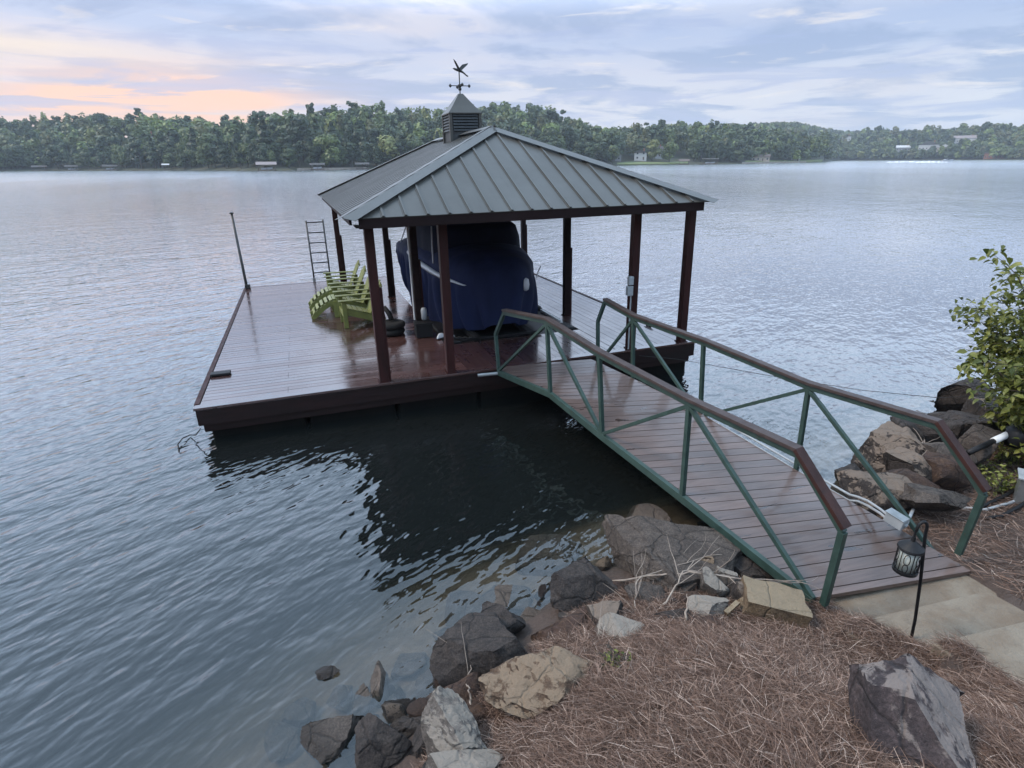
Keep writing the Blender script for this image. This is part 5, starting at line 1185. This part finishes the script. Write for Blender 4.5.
# ------------------------------------------------------------------ pine straw (nobody could count it)
def straw(name, n, test, box, lab, L=(.10,.23), wd=.0020, seed=1, lift=.03):
    rg = np.random.default_rng(seed); x0, x1, y0, y1 = box; vs = []; cnt = 0
    GX, GY = np.linspace(x0, x1, 120), np.linspace(y0, y1, 120)
    GZ = np.array([[ground(x, y, True) for x in GX] for y in GY]); MK = np.array([[1. if test(x, y) else 0. for x in GX] for y in GY])
    def samp(T, x, y):
        fx = np.clip((x-x0)/(x1-x0)*119, 0, 118.99); fy = np.clip((y-y0)/(y1-y0)*119, 0, 118.99); i = fx.astype(int); j = fy.astype(int); a = fx-i; b = fy-j
        return T[j,i]*(1-a)*(1-b)+T[j,i+1]*a*(1-b)+T[j+1,i]*(1-a)*b+T[j+1,i+1]*a*b
    x = rg.uniform(x0, x1, n*4); y = rg.uniform(y0, y1, n*4); k = samp(MK, x, y) > rg.uniform(.35, .75, n*4); x = x[k][:n]; y = y[k][:n]; n = len(x)
    # tangled tufts: neighbours share a lean
    ang = 2.6*np.sin(x*3.1+1.3*np.sin(y*2.7))+2.2*np.sin(y*3.7+x*1.1)+rg.normal(0, 1.15, n)
    le = rg.uniform(L[0], L[1], n); z = samp(GZ, x, y)+rg.uniform(0, 1, n)**2*lift+.004
    up = rg.normal(.02, .16, n); bend = rg.normal(0, .30, n); w_ = wd*rg.uniform(.7, 1.5, n)
    P = []
    for s_ in (-.5, -.17, .17, .5):
        a = ang+bend*s_; P.append(np.stack([x+np.cos(a)*le*s_, y+np.sin(a)*le*s_, z+up*le*(s_+.5)-.10*le*(2*s_)**2*.5+.01], 1))
    z2 = [samp(GZ, p[:,0], p[:,1])+.003 for p in P]
    for p, g in zip(P, z2): p[:,2] = np.maximum(p[:,2], g)
    rl = rg.uniform(0, np.pi, n); V = np.zeros((n, 8, 3))
    for i, p in enumerate(P):
        t_ = (P[min(i+1, 3)]-P[max(i-1, 0)]); t_ /= np.linalg.norm(t_, axis=1)[:,None]+1e-9; sd = np.stack([-t_[:,1], t_[:,0], 0*t_[:,0]], 1); sd = sd*np.cos(rl)[:,None]+np.array([0,0,1.])*np.sin(rl)[:,None]
        ww = (w_*(1. if i in (1,2) else .6))[:,None]; V[:, 2*i] = p-sd*ww*.5; V[:, 2*i+1] = p+sd*ww*.5
    V = V.reshape(-1, 3); idx = (np.arange(n)*8)[:,None]; F_ = np.concatenate([idx+np.array([[2*i,2*i+1,2*i+3,2*i+2]]) for i in range(3)], 1).reshape(-1).astype(np.int32); nf_ = 3*n
    me = bpy.data.meshes.new(name); me.vertices.add(len(V)); me.vertices.foreach_set('co', V.astype(np.float32).ravel()); me.loops.add(len(F_)); me.loops.foreach_set('vertex_index', F_)
    me.polygons.add(nf_); me.polygons.foreach_set('loop_start', np.arange(0, 4*nf_, 4, dtype=np.int32)); me.polygons.foreach_set('loop_total', np.full(nf_, 4, dtype=np.int32)); me.materials.append(M['straw']); me.update(calc_edges=True)
    o = bpy.data.objects.new(name, me); COL.objects.link(o); tag(o, lab, 'pine straw', kind='stuff'); return o
def onslab(x, y, g=0.):
    return any(inpoly(x, y, p) for p, t_ in SLABS) and not strawside(x, y)[0]
edge_n = lambda x, y: .25*noise.noise(Vector((x*2.2, y*2.2, 7)))
def t_near(x, y):
    d = shore_d(x, y)
    if d < .56+edge_n(x, y)+(.25 if x > 1.6 else 0): return False
    if onslab(x, y): return False
    return strawside(x, y)[0] or x < 2.3
def t_right(x, y):
    d = shore_d(x, y); return d > .85+edge_n(x, y) and x > 4.3 and not onslab(x, y)
straw('pine_straw', 190000, t_near, (-2.6, 4.8, -8.3, -4.6), 'thick brown pine straw mulch covering the foreground bank', seed=5)
straw('pine_straw', 34000, t_right, (4.2, 12.5, -7.6, -3.0), 'brown pine straw on the bank right of the bridge', L=(.12,.24), wd=.0036, seed=6)
def cone(px, py, lab, seed):
    p = gat(px, py); rg = random.Random(seed); m = MB(); ax = Vector((rg.uniform(-1,1), rg.uniform(-1,1), .15)).normalized(); L = .075
    p = Vector((p.x, p.y, p.z+.03)); sd = ax.orthogonal().normalized(); q = ax.cross(sd)
    m.tube([p-ax*L*.5, p-ax*L*.3, p+ax*L*.1, p+ax*L*.5], [.006,.014,.011,.004], 8)
    for k in range(46):
        f = k/46; a = k*2.4; r_ = .026*math.sin(math.pi*(.18+.78*f))+.004; c = p+ax*L*(f-.5); d = sd*math.cos(a)+q*math.sin(a)
        w_ = ax.cross(d)*.007; m.add([c+w_, c-w_, c+d*r_-w_*.8+ax*.006, c+d*r_+w_*.8+ax*.006, c+w_-ax*.003, c-w_-ax*.003, c+d*r_-w_*.8+ax*.002, c+d*r_+w_*.8+ax*.002], [(0,1,2,3),(7,6,5,4),(0,4,5,1),(1,5,6,2),(2,6,7,3),(3,7,4,0)])
    tag(m.build('pine_cone', M['bark'], base=tuple(p)), lab, 'pine cone')
def leaf(px, py, mt, lab, seed, L=.05):
    p = gat(px, py); rg = random.Random(seed); p = Vector((p.x, p.y, p.z+.045)); a = rg.uniform(0, 6.28); d = Vector((math.cos(a), math.sin(a), .2)); s_ = Vector((-math.sin(a), math.cos(a), .15))
    P = [p-d*L, p-d*L*.4+s_*L*.45, p+d*L*.4+s_*L*.38+Vector((0,0,.008)), p+d*L, p+d*L*.4-s_*L*.38+Vector((0,0,.008)), p-d*L*.4-s_*L*.45]; m = MB(); u = Vector((0,0,.0015))
    m.add([v+u for v in P]+[v-u for v in P], [tuple(range(6)), tuple(reversed(range(6, 12)))]+[(i, i+6, (i+1)%6+6, (i+1)%6) for i in range(6)])
    tag(m.build('fallen_leaf', M[mt], base=tuple(p)), lab, 'leaf')
leaf(948, 682, 'rock_white', 'small pale dry leaf in the straw right of the foreground boulder', 3, .032)
leaf(1016, 716, 'rock_white', 'pale dry leaf in the straw at the right edge below the upper step', 4, .03)
leaf(832, 690, 'rock_tan', 'small tan dry leaf in the straw left of the foreground boulder', 5, .028)
leaf(700, 700, 'rock_tan', 'small tan dry leaf in the middle of the foreground straw', 6, .026)
leaf(984, 560, 'rock_white', 'small pale leaf in the straw right of the lowest concrete step', 7, .03)
# ------------------------------------------------------------------ leafy bush at the right, low green weeds
def leafy(name, lab, cat, base, spread, height, nst, nl, leaf, mt, seed, lean=Vector((0,0,0)), droop=.2):
    rg = random.Random(seed); b = Vector(base); o = thing(name, lab, cat, tuple(b)); st = MB(); anchors = []
    for i in range(nst):
        a = rg.uniform(0, 6.28); d = Vector((math.cos(a)*rg.uniform(.2, 1)*spread, math.sin(a)*rg.uniform(.2, 1)*spread, height*rg.uniform(.30, 1)))+lean*rg.uniform(.6, 1.3); pts = [b]
        for k in range(1, 8): f = k/7; pts.append(b+Vector((d.x*f**1.3, d.y*f**1.3, d.z*f-droop*f*f*spread*.4))+Vector((rg.uniform(-.03,.03),)*3))
        st.tube(pts, [lerp(.018, .004, k/7)*height/1.5 for k in range(8)], 6); anchors += pts[2:]
        for k in range(2, 8):
            for q in range(2):
                dd = Vector((rg.gauss(0,1), rg.gauss(0,1), rg.gauss(.1,.5))).normalized(); e_ = pts[k]+dd*rg.uniform(.15, .38)*spread; st.tube([pts[k], pts[k].lerp(e_, .5)+Vector((0,0,.02)), e_], [.005,.004,.002], 5); anchors += [pts[k].lerp(e_, .35), pts[k].lerp(e_, .7), e_, e_]
    st.build('stem', M['bark'], o); lv = MB()
    for i in range(nl):
        p = rg.choice(anchors)+Vector((rg.gauss(0,.06), rg.gauss(0,.06), rg.gauss(0,.06)))*spread; a = rg.uniform(0, 6.28); el_ = rg.uniform(-.9, .35)
        d = Vector((math.cos(a)*math.cos(el_), math.sin(a)*math.cos(el_), math.sin(el_))); s_ = d.cross(Vector((0,0,1))).normalized(); n_ = s_.cross(d); L = leaf*rg.uniform(.6, 1.25); W_ = L*.30; r_ = rg.uniform(-.8, .8); s_ = s_*math.cos(r_)+n_*math.sin(r_); n_ = s_.cross(d)
        fo = n_*W_*.35; tip = p+d*L-Vector((0,0,1))*L*.18
        lv.add([p, p+d*L*.30+s_*W_+fo, p+d*L*.68+s_*W_*.8+fo-Vector((0,0,L*.05)), tip, p+d*L*.68-s_*W_*.8+fo-Vector((0,0,L*.05)), p+d*L*.30-s_*W_+fo, p+d*L*.34, p+d*L*.68-Vector((0,0,L*.06))],
               [(0,1,6),(1,2,7,6),(2,3,7),(0,6,5),(6,7,4,5),(7,3,4)])
    lv.build('foliage', M[mt], o, fix=False); return o
bb = gp(1068, 464)
leafy('leafy_bush', 'light green leafy bush leaning over the rocks at the right edge', 'bush', tuple(bb), 1.15, 2.45, 44, 20000, .092, 'leaf_bush', 5, lean=Vector((-.22,.1,0)))
for px, py, sd2, lab in ((1000,492,1,'low green weed growing behind the bridge end post, left of the utility box'), (1004,462,2,'low green weed under the leafy bush beside the drain pipe'), (985,478,3,'sparse green weed on the straw between bridge end and bush')):
    leafy('weed', lab, 'plant', tuple(gp(px, py)), .28, .28, 8, 260, .05, 'leaf_bush', 60+sd2)
leafy('weed', 'wispy pale grass tuft by the pale pointed rock', 'plant', tuple(gp(618, 668)), .14, .14, 8, 120, .035, 'leaf_bush', 71)
# ------------------------------------------------------------------ evening haze over the lake
m = MB(); m.box(-2600, 2600, -1700, 2600, -9.3, 110.)
hz, t_, out_ = newmat('evening haze')
vp = t_.new('ShaderNodeVolumePrincipled', {'Color': (.78,.86,.95), 'Density': .00023, 'Anisotropy': .0})
t_.l.new(vp.outputs[0], out_.inputs['Volume'])
o = m.build('haze', hz); o['kind'] = 'stuff'; o.visible_shadow = True
